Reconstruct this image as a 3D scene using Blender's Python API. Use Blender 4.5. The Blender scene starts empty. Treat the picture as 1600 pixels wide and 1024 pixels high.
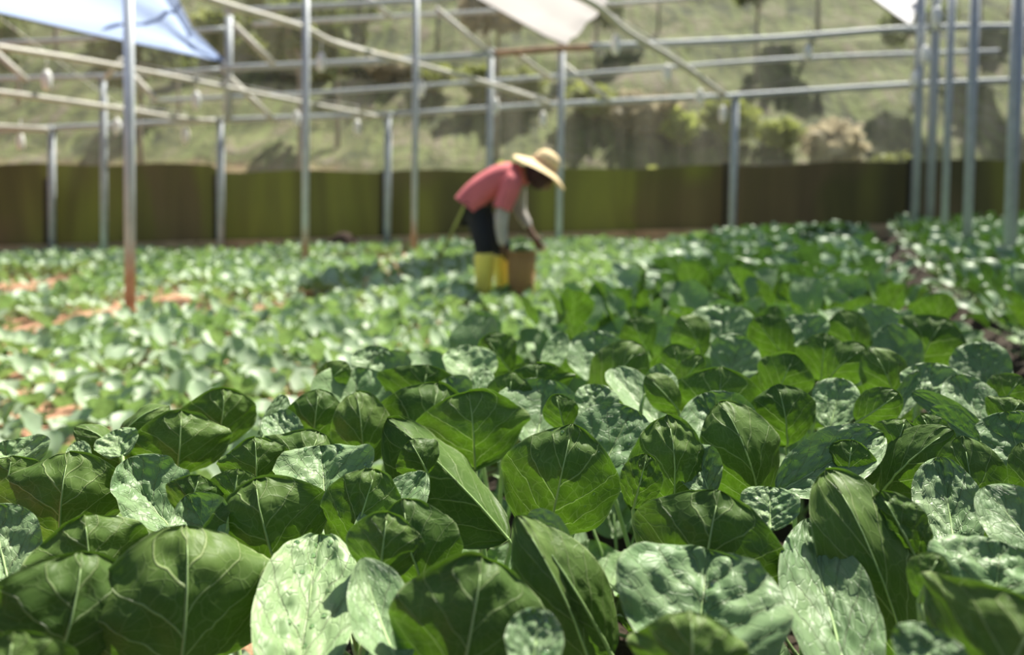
import bpy, bmesh, math, random
import numpy as np
from mathutils import Vector, Matrix, Quaternion, noise

PI = math.pi
SC = bpy.context.scene
COL = SC.collection
random.seed(7)

# ------------------------------------------------------------------ camera
F = 1155.0                       # focal length in pixels of the 1600 x 1024 frame
CAMH = 0.86
PITCH = math.radians(2.0)
ROLL = 0.013
AXY = 342.0                      # row of the optical axis
cam_d = bpy.data.cameras.new('camera')
cam = bpy.data.objects.new('camera', cam_d)
COL.objects.link(cam)
cam_d.sensor_fit = 'HORIZONTAL'
cam_d.sensor_width = 36.0
cam_d.lens = 36.0 * F / 1600.0
cam_d.shift_y = (AXY - 512.0) / 1600.0
cam_d.clip_start = 0.02
cam_d.clip_end = 500
cam.matrix_world = (Matrix.Translation((0, 0, CAMH)) @ Matrix.Rotation(PI / 2 - PITCH, 4, 'X')
                    @ Matrix.Rotation(ROLL, 4, 'Z'))
cam_d.dof.use_dof = True
cam_d.dof.focus_distance = 0.80
cam_d.dof.aperture_fstop = (cam_d.lens / 1000.0) / 0.0085
SC.camera = cam
CM = cam.matrix_world.copy()
CAMP = Vector((0, 0, CAMH))

# ------------------------------------------------------------------ light
SUN_DIR = Vector((0.30, 0.40, 0.87)).normalized()      # towards the sun
sd = bpy.data.lights.new('sun', 'SUN')
sd.energy = 8.2
sd.angle = math.radians(0.6)
sd.color = (1.0, 0.95, 0.84)
sun = bpy.data.objects.new('sun', sd)
sun.rotation_euler = SUN_DIR.to_track_quat('Z', 'Y').to_euler()
sun.location = (0, 0, 12)
COL.objects.link(sun)
W = bpy.data.worlds.new('sky')
SC.world = W
W.use_nodes = True
wn = W.node_tree.nodes
wl = W.node_tree.links
sky = wn.new('ShaderNodeTexSky')
sky.sky_type = 'NISHITA'
sky.sun_disc = False
sky.sun_elevation = math.asin(SUN_DIR.z)
sky.sun_rotation = math.atan2(SUN_DIR.x, SUN_DIR.y)
sky.air_density = 1.0
sky.dust_density = 2.5
wl.new(sky.outputs[0], wn['Background'].inputs[0])
wn['Background'].inputs[1].default_value = 0.085
SC.view_settings.view_transform = 'Standard'
SC.view_settings.look = 'None'
SC.view_settings.gamma = 1.0
SC.view_settings.use_curve_mapping = False
SC.view_settings.exposure = 0.45
SC.cycles.max_bounces = 8
SC.cycles.transparent_max_bounces = 12
SC.cycles.caustics_reflective = False
SC.cycles.caustics_refractive = False

# ------------------------------------------------------------------ helpers
SLOPE = 0.037                    # the ground climbs gently to the right


def gz(x, y=0):
    return SLOPE * x


def P(px, py, Z):
    """a point seen at a place of the photograph, Z metres in front of the camera"""
    return CM @ Vector(((px - 800.0) / F * Z, -(py - AXY) / F * Z, -Z))


def yh(px):
    return 302.0 - 0.024 * (px - 800.0)


def to_px(v):
    c = CM.inverted() @ v
    if c.z > -0.01:
        return None
    return 800 + F * c.x / -c.z, AXY - F * c.y / -c.z, -c.z


class MB:
    def __init__(s):
        s.v = []
        s.f = []
        s.m = []
        s.uv = []
        s.sm = True

    def add(s, verts, faces, mi=0, uvs=None):
        o = len(s.v)
        s.v.extend([tuple(v) for v in verts])
        for f in faces:
            s.f.append(tuple(o + i for i in f))
            s.m.append(mi)
        s.uv.extend(uvs if uvs else [(0.5, 0.5)] * len(verts))

    def tube(s, pts, rad, n=8, mi=0, caps=True, flat=None):
        pts = [Vector(p) for p in pts]
        if not hasattr(rad, '__len__'):
            rad = [rad] * len(pts)
        vs, fs = [], []
        up = None
        for i, p in enumerate(pts):
            a = pts[max(0, i - 1)]
            b = pts[min(len(pts) - 1, i + 1)]
            t = (b - a).normalized()
            if up is None:
                up = t.orthogonal().normalized()
            up = (up - t * up.dot(t)).normalized()
            w = t.cross(up)
            for k in range(n):
                an = 2 * PI * (k + .5) / n
                vs.append(p + up * (math.cos(an) * rad[i]) + w * (math.sin(an) * rad[i]))
        for i in range(len(pts) - 1):
            for k in range(n):
                k2 = (k + 1) % n
                fs.append((i * n + k, i * n + k2, (i + 1) * n + k2, (i + 1) * n + k))
        if caps:
            fs.append(tuple(range(n - 1, -1, -1)))
            fs.append(tuple((len(pts) - 1) * n + k for k in range(n)))
        s.add(vs, fs, mi)

    def lathe(s, prof, mat=Matrix(), n=24, mi=0):
        vs, fs = [], []
        for r, z in prof:
            for k in range(n):
                a = 2 * PI * k / n
                vs.append(mat @ Vector((r * math.cos(a), r * math.sin(a), z)))
        for i in range(len(prof) - 1):
            for k in range(n):
                k2 = (k + 1) % n
                fs.append((i * n + k, i * n + k2, (i + 1) * n + k2, (i + 1) * n + k))
        s.add(vs, fs, mi)

    def box(s, c, d, mat=None, mi=0):
        c = Vector(c)
        vs = []
        for z in (-1, 1):
            for y in (-1, 1):
                for x in (-1, 1):
                    p = Vector((x * d[0] / 2, y * d[1] / 2, z * d[2] / 2))
                    if mat:
                        p = mat @ p
                    vs.append(c + p)
        s.add(vs, [(0, 2, 3, 1), (4, 5, 7, 6), (0, 1, 5, 4), (2, 6, 7, 3), (0, 4, 6, 2), (1, 3, 7, 5)], mi)

    def mesh(s, name, mats, smooth=True):
        me = bpy.data.meshes.new(name)
        me.from_pydata(s.v, [], s.f)
        if not isinstance(mats, (list, tuple)):
            mats = [mats]
        for m in mats:
            me.materials.append(m)
        me.polygons.foreach_set('material_index', s.m)
        me.polygons.foreach_set('use_smooth', [smooth] * len(s.f))
        ul = me.uv_layers.new(name='UVMap')
        idx = np.empty(len(me.loops), dtype=np.int32)
        me.loops.foreach_get('vertex_index', idx)
        ul.data.foreach_set('uv', np.array(s.uv, dtype=np.float32)[idx].ravel())
        me.update()
        return me

    def build(s, name, mats, parent=None, smooth=True, loc=None):
        if loc is not None:
            L = Vector(loc)
            s.v = [(x - L.x, y - L.y, z - L.z) for x, y, z in s.v]
        return link(name, s.mesh(name, mats, smooth), parent, loc)


def link(name, me, parent=None, loc=None, mat=None):
    o = bpy.data.objects.new(name, me)
    COL.objects.link(o)
    if parent is not None:
        o.parent = parent
    if loc is not None:
        o.location = loc
    if mat is not None:
        o.matrix_local = mat
    return o


def empty(name, loc):
    o = bpy.data.objects.new(name, None)
    o.empty_display_size = 0.05
    o.location = loc
    COL.objects.link(o)
    return o


def tag(o, label=None, cat=None, group=None, kind=None):
    if label:
        o['label'] = label
    if cat:
        o['category'] = cat
    if group:
        o['group'] = group
    if kind:
        o['kind'] = kind
    return o


# ------------------------------------------------------------------ node helpers
class NT:
    def __init__(s, name):
        s.mat = bpy.data.materials.new(name)
        s.mat.use_nodes = True
        s.nt = s.mat.node_tree
        s.n = s.nt.nodes
        s.bsdf = s.n['Principled BSDF']
        s.out = s.n['Material Output']

    def link(s, a, b):
        s.nt.links.new(a, b)

    def node(s, t, **kw):
        n = s.n.new(t)
        for k, v in kw.items():
            setattr(n, k, v)
        return n

    def m(s, op, a, b=None, c=None, clamp=False):
        n = s.n.new('ShaderNodeMath')
        n.operation = op
        n.use_clamp = clamp
        for i, x in enumerate((a, b, c)):
            if x is None:
                continue
            if isinstance(x, (int, float)):
                n.inputs[i].default_value = x
            else:
                s.link(x, n.inputs[i])
        return n.outputs[0]

    def mix(s, f, a, b, mode='MIX'):
        n = s.n.new('ShaderNodeMix')
        n.data_type = 'RGBA'
        n.blend_type = mode
        for i, x in ((0, f), (6, a), (7, b)):
            if isinstance(x, (int, float)):
                n.inputs[i].default_value = x
            elif isinstance(x, tuple):
                n.inputs[i].default_value = (*x, 1)
            else:
                s.link(x, n.inputs[i])
        return n.outputs[2]

    def noise(s, vec, scale, detail=3, rough=.5, dist=0.0):
        n = s.n.new('ShaderNodeTexNoise')
        n.inputs['Scale'].default_value = scale
        n.inputs['Detail'].default_value = detail
        n.inputs['Roughness'].default_value = rough
        n.inputs['Distortion'].default_value = dist
        if vec is not None:
            s.link(vec, n.inputs['Vector'])
        return n

    def ramp(s, f, stops):
        n = s.n.new('ShaderNodeValToRGB')
        e = n.color_ramp.elements
        while len(e) < len(stops):
            e.new(0.5)
        for el, (p, c) in zip(e, stops):
            el.position = p
            el.color = (*c, 1)
        s.link(f, n.inputs[0])
        return n.outputs[0]

    def mapping(s, vec, scale=(1, 1, 1), loc=(0, 0, 0)):
        n = s.n.new('ShaderNodeMapping')
        n.inputs['Scale'].default_value = scale
        n.inputs['Location'].default_value = loc
        s.link(vec, n.inputs['Vector'])
        return n.outputs[0]

    def bump(s, h, strength, dist):
        n = s.n.new('ShaderNodeBump')
        n.inputs['Strength'].default_value = strength
        n.inputs['Distance'].default_value = dist
        s.link(h, n.inputs['Height'])
        s.link(n.outputs[0], s.bsdf.inputs['Normal'])
        return n.outputs[0]


def simple(name, col, rough=.6, metal=0.0, var=.15, scale=8.0, bump=0.0):
    t = NT(name)
    tc = t.node('ShaderNodeTexCoord')
    n = t.noise(tc.outputs['Object'], scale, 4, .6)
    lo = tuple(c * (1 - var) for c in col)
    hi = tuple(min(1, c * (1 + var)) for c in col)
    t.link(t.ramp(n.outputs[0], [(.3, lo), (.7, hi)]), t.bsdf.inputs['Base Color'])
    t.bsdf.inputs['Roughness'].default_value = rough
    t.bsdf.inputs['Metallic'].default_value = metal
    if bump:
        t.bump(n.outputs[0], .6, bump)
    return t.mat


def leaf_material(name, up_a, up_b, un_a, un_b, trans, detail=True, wax=0.5, tl=0.33):
    t = NT(name)
    uvn = t.node('ShaderNodeTexCoord')
    oi = t.node('ShaderNodeObjectInfo')
    sep = t.node('ShaderNodeSeparateXYZ')
    t.link(uvn.outputs['UV'], sep.inputs[0])
    uu = t.m('MULTIPLY_ADD', sep.outputs[0], 2.0, -1.0)
    v = sep.outputs[1]
    geo = t.node('ShaderNodeNewGeometry')
    back = geo.outputs['Backfacing']
    rnd = oi.outputs['Random']
    comb = t.node('ShaderNodeCombineXYZ')
    t.link(sep.outputs[0], comb.inputs[0])
    t.link(v, comb.inputs[1])
    t.link(t.m('MULTIPLY', rnd, 37.0), comb.inputs[2])
    vec = comb.outputs[0]
    big = t.noise(vec, 2.2, 3, .55)
    if detail:
        dn = t.noise(vec, 3.5, 2, .5)
        au0 = t.m('ABSOLUTE', uu)
        wob = t.m('MULTIPLY_ADD', dn.outputs[0], .10, -.05)
        um = t.m('ABSOLUTE', t.m('ADD', uu, t.m('MULTIPLY', wob, .5)))
        # midrib
        mw = t.m('MULTIPLY_ADD', v, -.024, .036)
        mid = t.m('SUBTRACT', 1.0, t.m('DIVIDE', um, mw), clamp=True)
        mid = t.m('MULTIPLY', mid, 1.6, clamp=True)
        # side veins
        q = t.m('MULTIPLY', t.m('SUBTRACT', t.m('ADD', v, t.m('MULTIPLY', wob, 1.5)), t.m('MULTIPLY', t.m('POWER', au0, 0.85), .42)), 4.6)
        side = t.m('GREATER_THAN', uu, 0.0)
        q = t.m('ADD', q, t.m('MULTIPLY', side, .43))
        d = t.m('ABSOLUTE', t.m('SUBTRACT', t.m('FRACT', q), .5))
        vw = t.m('MULTIPLY_ADD', au0, -.032, .054)
        vein = t.m('MULTIPLY', t.m('SUBTRACT', 1.0, t.m('DIVIDE', d, vw), clamp=True), 1.5, clamp=True)
        vo = t.node('ShaderNodeTexVoronoi', feature='DISTANCE_TO_EDGE')
        vo.inputs['Scale'].default_value = 11.0
        dv = t.node('ShaderNodeVectorMath', operation='MULTIPLY_ADD')
        t.link(dn.outputs['Color'], dv.inputs[0])
        dv.inputs[1].default_value = (.22, .22, 0)
        t.link(vec, dv.inputs[2])
        t.link(dv.outputs[0], vo.inputs['Vector'])
        net = t.m('SUBTRACT', 1.0, t.m('DIVIDE', vo.outputs[0], .06), clamp=True)
        v2 = t.node('ShaderNodeTexVoronoi', feature='DISTANCE_TO_EDGE')
        v2.inputs['Scale'].default_value = 30.0
        t.link(dv.outputs[0], v2.inputs['Vector'])
        net2 = t.m('SUBTRACT', 1.0, t.m('DIVIDE', v2.outputs[0], .09), clamp=True)
        edge = t.m('MULTIPLY', t.m('SUBTRACT', au0, .950), 26.0, clamp=True)
        line = t.m('MAXIMUM', mid, t.m('MULTIPLY', vein, .85))
        line = t.m('MAXIMUM', line, t.m('MULTIPLY', net, .22))
        line = t.m('MAXIMUM', line, t.m('MULTIPLY', net2, .07))
        linec = t.m('MAXIMUM', line, t.m('MULTIPLY', edge, .8))
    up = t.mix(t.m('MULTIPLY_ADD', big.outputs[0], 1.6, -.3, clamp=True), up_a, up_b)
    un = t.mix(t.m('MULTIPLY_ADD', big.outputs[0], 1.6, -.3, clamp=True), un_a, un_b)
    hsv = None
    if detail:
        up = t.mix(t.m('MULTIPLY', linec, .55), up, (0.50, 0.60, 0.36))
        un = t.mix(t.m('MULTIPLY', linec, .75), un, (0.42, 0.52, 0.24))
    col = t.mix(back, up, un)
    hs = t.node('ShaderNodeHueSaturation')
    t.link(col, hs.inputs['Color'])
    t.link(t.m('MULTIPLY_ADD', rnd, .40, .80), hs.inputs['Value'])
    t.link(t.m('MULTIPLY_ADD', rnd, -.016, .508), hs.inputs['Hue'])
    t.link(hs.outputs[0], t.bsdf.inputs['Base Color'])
    ro = t.noise(vec, 9.0, 3, .6)
    t.link(t.m('MULTIPLY_ADD', ro.outputs[0], .25, .36), t.bsdf.inputs['Roughness'])
    t.link(t.m('MULTIPLY_ADD', back, -.25, wax), t.bsdf.inputs['Specular IOR Level'])
    tr = t.node('ShaderNodeBsdfTranslucent')
    tcol = t.mix(t.m('MULTIPLY_ADD', t.noise(vec, 4.5, 4, .65).outputs[0], 3.0, -1.0, clamp=True), tuple(c * .45 for c in trans), tuple(c * 1.25 for c in trans))
    if detail:
        tcol = t.mix(t.m('MULTIPLY', line, .55), tcol, (0.42, 0.62, 0.20))
        tcol = t.mix(t.m('MULTIPLY', t.m('SUBTRACT', 1.0, net2), .3), tcol, tuple(c * .7 for c in trans))
    t.link(tcol, tr.inputs['Color'])
    mx = t.node('ShaderNodeMixShader')
    mx.inputs[0].default_value = tl
    t.link(t.bsdf.outputs[0], mx.inputs[1])
    t.link(tr.outputs[0], mx.inputs[2])
    t.link(mx.outputs[0], t.out.inputs[0])
    if detail:
        blis = t.noise(vec, 5.5, 1.5, .5, .4)
        lb = t.m('MAXIMUM', mid, t.m('MULTIPLY', vein, .7))
        h = t.m('SUBTRACT', t.m('MULTIPLY', blis.outputs[0], .8), t.m('MULTIPLY', lb, .5))
        h = t.m('SUBTRACT', h, t.m('MULTIPLY', net, .07))
        h = t.m('MULTIPLY', h, t.m('MULTIPLY_ADD', back, -.55, 1.0))
        nb = t.bump(h, .9, .0056)
        t.link(nb, tr.inputs['Normal'])
    return t.mat


M = {}
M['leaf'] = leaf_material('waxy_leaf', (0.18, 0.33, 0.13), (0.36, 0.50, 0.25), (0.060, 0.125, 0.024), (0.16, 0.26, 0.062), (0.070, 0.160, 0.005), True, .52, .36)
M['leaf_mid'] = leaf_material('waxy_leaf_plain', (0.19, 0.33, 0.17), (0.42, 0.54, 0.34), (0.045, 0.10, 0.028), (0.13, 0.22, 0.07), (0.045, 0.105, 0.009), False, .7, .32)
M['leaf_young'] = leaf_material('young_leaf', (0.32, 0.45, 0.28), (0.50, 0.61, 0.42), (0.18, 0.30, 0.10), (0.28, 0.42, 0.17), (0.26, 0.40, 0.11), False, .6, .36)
M['stalk'] = simple('leaf_stalk', (0.30, 0.44, 0.17), .45, 0, .2, 30)
M['steel'] = simple('galvanised_steel', (0.42, 0.46, 0.48), .6, .10, .15, 14)
M['pvc'] = simple('pale_pipe', (0.56, 0.55, 0.47), .6, 0, .12, 5)
M['rust'] = simple('rusty_pipe', (0.38, 0.24, 0.15), .8, .1, .3, 8)


def steel_soiled():
    t = NT('steel_with_red_soil')
    tc = t.node('ShaderNodeTexCoord')
    sp = t.node('ShaderNodeSeparateXYZ')
    t.link(tc.outputs['Object'], sp.inputs[0])
    n = t.noise(tc.outputs['Object'], 9, 4, .6)
    base = t.ramp(n.outputs[0], [(.3, (.39, .43, .45)), (.7, (.50, .54, .56))])
    soil = t.ramp(n.outputs[0], [(.3, (.36, .17, .08)), (.7, (.52, .29, .17))])
    f = t.m('MULTIPLY', t.m('SUBTRACT', .66, t.m('ADD', sp.outputs[2], t.m('MULTIPLY', n.outputs[0], .14))), 4.0, clamp=True)
    t.link(t.mix(t.m('MULTIPLY', f, .85), base, soil), t.bsdf.inputs['Base Color'])
    t.link(t.m('MULTIPLY_ADD', f, -.12, .12), t.bsdf.inputs['Metallic'])
    t.bsdf.inputs['Roughness'].default_value = .5
    return t.mat


M['post'] = steel_soiled()


def soil_mat():
    t = NT('red_clay_soil')
    tc = t.node('ShaderNodeTexCoord')
    a = t.noise(tc.outputs['Object'], 2.2, 6, .65)
    b = t.noise(tc.outputs['Object'], 30, 5, .7)
    c = t.mix(a.outputs[0], (0.30, 0.14, 0.075), (0.60, 0.32, 0.20))
    c = t.mix(t.m('MULTIPLY', b.outputs[0], .6), c, (0.42, 0.27, 0.17))
    # raised beds and furrow: moist brown soil with the plants' shade painted in
    sp = t.node('ShaderNodeSeparateXYZ')
    t.link(tc.outputs['Object'], sp.inputs[0])
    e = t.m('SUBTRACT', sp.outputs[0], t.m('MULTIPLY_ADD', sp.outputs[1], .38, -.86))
    wet = t.m('MULTIPLY', t.m('ADD', e, t.m('MULTIPLY', b.outputs[0], .08)), 12.0, clamp=True)  # mask for moist soil and the shade painted over it
    c = t.mix(wet, c, t.mix(b.outputs[0], (.020, .013, .006), (.046, .030, .015)))  # moist soil colour, darkened with the plants' painted shade
    t.link(c, t.bsdf.inputs['Base Color'])
    t.bsdf.inputs['Roughness'].default_value = .95
    t.bump(t.m('ADD', b.outputs[0], a.outputs[0]), .9, .03)
    return t.mat


M['soil'] = soil_mat()

# ------------------------------------------------------------------ the setting
BL = lambda Z: -0.81 + 0.38 * Z       # left edge of the tall bed
BR = lambda Z: 0.24 + 0.45 * Z        # right edge
FL = lambda Z: 0.58 + 0.46 * Z        # far side of the furrow
BEDH = 0.14
WALLY = 11.5


def terrain():
    mb = MB()
    xs = np.concatenate([np.linspace(-26, -6, 16), np.linspace(-5.5, 9, 90), np.linspace(10, 30, 16)])
    ys = np.concatenate([np.linspace(-2.5, 0, 6), np.linspace(0.1, 6, 70), np.linspace(6.3, 16, 30)])
    vs, fs = [], []
    for y in ys:
        for x in xs:
            z = gz(x)

            def sm(a, b, t):
                t = max(0, min(1, (t - a) / (b - a)))
                return t * t * (3 - 2 * t)
            if y < 11:
                e = sm(BL(y) - .10, BL(y) + .05, x) - sm(BR(y) - .05, BR(y) + .10, x) + sm(FL(y) - .05, FL(y) + .1, x)
                z += BEDH * e - .05 * sm(BR(y), BR(y) + .1, x) * (1 - sm(FL(y) - .1, FL(y), x))
            z += .012 * noise.noise(Vector((x * 3, y * 3, 0))) + .006 * noise.noise(Vector((x * 9, y * 9, 4)))
            vs.append((x, y, z))
    n = len(xs)
    for j in range(len(ys) - 1):
        for i in range(n - 1):
            fs.append((j * n + i, j * n + i + 1, (j + 1) * n + i + 1, (j + 1) * n + i))
    mb.add(vs, fs)
    return tag(mb.build('floor', M['soil']), kind='structure')


terrain()


def bed_z(x, y):
    if BL(y) < x < BR(y) or x > FL(y):
        return gz(x) + BEDH
    return gz(x)


# green skirting sheet of the shelter
def wall_mat():
    t = NT('olive_skirting_sheet')
    tc = t.node('ShaderNodeTexCoord')
    v1 = t.mapping(tc.outputs['Object'], (.75, 1, .12))
    a = t.noise(v1, 1.0, 3, .55, .6)
    v2 = t.mapping(tc.outputs['Object'], (6, 1, .22))
    b = t.noise(v2, 1.2, 4, .6)
    v3 = t.mapping(tc.outputs['Object'], (.5, 1, .35), (7, 0, 3))
    d = t.noise(v3, 1.0, 2, .5, .8)
    c = t.ramp(a.outputs[0], [(.34, (.040, .038, .016)), (.48, (.085, .090, .022)), (.62, (.155, .180, .030)), (.74, (.10, .105, .03))])
    br = t.mix(b.outputs[0], (.060, .044, .024), (.13, .095, .055))
    c = t.mix(t.ramp(d.outputs[0], [(.47, (0, 0, 0)), (.60, (.8, .8, .8))]), c, br)
    c = t.mix(t.m('MULTIPLY', b.outputs[0], .35), c, (.11, .115, .035), 'MIX')
    t.link(c, t.bsdf.inputs['Base Color'])
    t.bsdf.inputs['Roughness'].default_value = .7
    tr = t.node('ShaderNodeBsdfTranslucent')
    t.link(c, tr.inputs[0])
    mx = t.node('ShaderNodeMixShader')
    mx.inputs[0].default_value = .12
    t.link(t.bsdf.outputs[0], mx.inputs[1])
    t.link(tr.outputs[0], mx.inputs[2])
    t.link(mx.outputs[0], t.out.inputs[0])
    return t.mat


M['skirt'] = wall_mat()
top_px = [(-500, 255), (0, 257), (330, 257), (345, 268), (700, 267), (900, 265), (1140, 259), (1420, 251), (1600, 251), (2300, 245)]
mb = MB()
NX = 260
vs, fs = [], []
for i in range(NX + 1):
    px = -500 + 2800 * i / NX
    for (a, ta), (b, tb) in zip(top_px, top_px[1:]):
        if a <= px <= b:
            ty = ta + (tb - ta) * (px - a) / (b - a)
    p = P(px, ty, WALLY)
    off = .025 * math.sin(px * .09) + .03 * noise.noise(Vector((px * .02, 0, 0)))
    zt = p.z + .02 * math.sin(px * .03)
    for k in range(5):
        z = gz(p.x) - .05 + (zt - gz(p.x) + .05) * k / 4
        vs.append((p.x, p.y + off * (1 - .5 * k / 4), z))
for i in range(NX):
    for k in range(4):
        fs.append((i * 5 + k, (i + 1) * 5 + k, (i + 1) * 5 + k + 1, i * 5 + k + 1))
mb.add(vs, fs)
tag(mb.build('wall_back', M['skirt']), kind='structure')

# insect netting above it
def net_mat():
    t = NT('clear_netting')
    tc = t.node('ShaderNodeTexCoord')
    v1 = t.mapping(tc.outputs['Object'], (3.0, 1, .25))
    a = t.noise(v1, 1.0, 4, .6)
    t.bsdf.inputs['Base Color'].default_value = (.62, .62, .52, 1)
    t.bsdf.inputs['Roughness'].default_value = .8
    tp = t.node('ShaderNodeBsdfTransparent')
    tr = t.node('ShaderNodeBsdfTranslucent')
    tr.inputs[0].default_value = (.62, .62, .50, 1)
    m1 = t.node('ShaderNodeMixShader')
    m1.inputs[0].default_value = .5
    t.link(t.bsdf.outputs[0], m1.inputs[1])
    t.link(tr.outputs[0], m1.inputs[2])
    mx = t.node('ShaderNodeMixShader')
    t.link(t.m('MULTIPLY_ADD', a.outputs[0], .34, -.07, clamp=True), mx.inputs[0])
    t.link(tp.outputs[0], mx.inputs[1])
    t.link(m1.outputs[0], mx.inputs[2])
    t.link(mx.outputs[0], t.out.inputs[0])
    return t.mat


M['net'] = net_mat()
mb = MB()
vs, fs = [], []
for i in range(61):
    px = -300 + 2200 * i / 60
    p0 = P(px, 262, WALLY + .12)
    for k in range(3):
        vs.append((p0.x, p0.y + .03 * math.sin(i * 1.7), gz(p0.x) + 1.1 + 2.9 * k))
for i in range(60):
    for k in range(2):
        fs.append((i * 3 + k, (i + 1) * 3 + k, (i + 1) * 3 + k + 1, i * 3 + k + 1))
mb.add(vs, fs)
tag(mb.build('wall_netting', M['net']), kind='structure')

# kerb at the foot of the sheet
mb = MB()
for i in range(12):
    a = P(-200 + 170 * i, 300, WALLY - .12)
    b = P(-200 + 170 * (i + 1) - 3, 300, WALLY - .12)
    a.z = gz(a.x) + .11
    b.z = gz(b.x) + .11
    c = (a + b) / 2
    mb.box(c, ((b - a).length, .07, .26), Matrix.Rotation(-math.atan2(b.z - a.z, b.x - a.x), 3, 'Y'))
tag(mb.build('trim_1', simple('pale_clay_board', (.50, .36, .20), .9, 0, .3, 3), smooth=False), kind='structure')

# hillside
def hill_mat():
    t = NT('scrubby_hillside')
    tc = t.node('ShaderNodeTexCoord')
    a = t.noise(tc.outputs['Object'], .8, 6, .7, .6)
    v2 = t.mapping(tc.outputs['Object'], (2.4, .3, .3))
    b = t.noise(v2, 1.5, 5, .6)
    c = t.ramp(a.outputs[0], [(.38, (.020, .028, .012)), (.46, (.055, .07, .022)), (.53, (.115, .13, .045)), (.60, (.17, .145, .10)), (.70, (.25, .23, .18))])
    c = t.mix(t.ramp(b.outputs[0], [(.45, (0, 0, 0)), (.62, (.75, .75, .75))]), c, (.15, .19, .055))
    # bare red earth low on the left
    sp = t.node('ShaderNodeSeparateXYZ')
    t.link(tc.outputs['Object'], sp.inputs[0])
    lx = t.m('MULTIPLY', t.m('SUBTRACT', -2.5, t.m('ADD', sp.outputs[0], t.m('MULTIPLY', b.outputs[0], 3.0))), .6, clamp=True)
    lz = t.m('MULTIPLY', t.m('SUBTRACT', 2.3, t.m('ADD', sp.outputs[2], t.m('MULTIPLY', a.outputs[0], 1.2))), 1.6, clamp=True)
    c = t.mix(t.m('MULTIPLY', t.m('MULTIPLY', lx, lz), .8), c, (.42, .26, .15))
    t.link(c, t.bsdf.inputs['Base Color'])
    t.bsdf.inputs['Roughness'].default_value = .95
    t.bump(a.outputs[0], 1.0, .4)
    return t.mat


mb = MB()
vs, fs = [], []
hx = np.linspace(-45, 50, 110)
hy = np.linspace(15.5, 45, 50)
for y in hy:
    for x in hx:
        h = gz(x) + max(0, y - 17) * .72 + .6 * noise.noise(Vector((x * .35, y * .35, 2))) * min(1, (y - 15.5) / 3) + .3 * noise.noise(Vector((x * 1.1, y * 1.1, 2))) * min(1, (y - 15.5) / 3)
        st = 0.9 * math.floor((y - 17) / 2.4)     # rough terraces
        if y > 17:
            h = h * .85 + .15 * (gz(x) + st * 1.9)
        vs.append((x, y, h - .02))
n = len(hx)
for j in range(len(hy) - 1):
    for i in range(n - 1):
        fs.append((j * n + i, j * n + i + 1, (j + 1) * n + i + 1, (j + 1) * n + i))
mb.add(vs, fs)
hill = tag(mb.build('hillside', hill_mat()), kind='structure')
hill_bm = bmesh.new()
hill_bm.from_mesh(hill.data)
from mathutils.bvhtree import BVHTree
hill_bvh = BVHTree.FromBMesh(hill_bm)


def hill_z(x, y):
    r = hill_bvh.ray_cast(Vector((x, y, 60)), Vector((0, 0, -1)))
    return r[0].z if r[0] else gz(x)


# bushes and trees beyond the sheet
def card_cloud(rx, ry, rz, n, size, mb, c=(0, 0, 0), seed=0, mi=0):
    R = random.Random(seed)
    for _ in range(n):
        d = Vector((R.gauss(0, 1), R.gauss(0, 1), R.gauss(0, 1))).normalized() * (R.uniform(.55, 1.0))
        p = Vector((d.x * rx, d.y * ry, d.z * rz)) + Vector(c)
        q = Quaternion((R.gauss(0, 1), R.gauss(0, 1), R.gauss(0, 1), R.gauss(0, 1))).normalized().to_matrix()
        s = size * R.uniform(.6, 1.4)
        vs = [p + q @ Vector(v) for v in ((-s * .4, -s, 0), (s * .4, -s, 0), (s * .6, 0, s * .15), (s * .3, s, 0), (-s * .3, s, 0), (-s * .6, 0, s * .15))]
        mb.add(vs, [(0, 1, 2, 5), (5, 2, 3, 4)], mi)


def foliage_mat(name, a, b):
    t = NT(name)
    oi = t.node('ShaderNodeObjectInfo')
    tc = t.node('ShaderNodeTexCoord')
    n = t.noise(tc.outputs['Object'], 2.5, 3, .6)
    c = t.mix(t.m('MULTIPLY_ADD', n.outputs[0], 1.6, -.3, clamp=True), a, b)
    hs = t.node('ShaderNodeHueSaturation')
    t.link(c, hs.inputs['Color'])
    t.link(t.m('MULTIPLY_ADD', oi.outputs['Random'], .7, .65), hs.inputs['Value'])
    t.link(hs.outputs[0], t.bsdf.inputs['Base Color'])
    t.bsdf.inputs['Roughness'].default_value = .7
    tr = t.node('ShaderNodeBsdfTranslucent')
    t.link(hs.outputs[0], tr.inputs[0])
    mx = t.node('ShaderNodeMixShader')
    mx.inputs[0].default_value = .4
    t.link(t.bsdf.outputs[0], mx.inputs[1])
    t.link(tr.outputs[0], mx.inputs[2])
    t.link(mx.outputs[0], t.out.inputs[0])
    return t.mat


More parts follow.
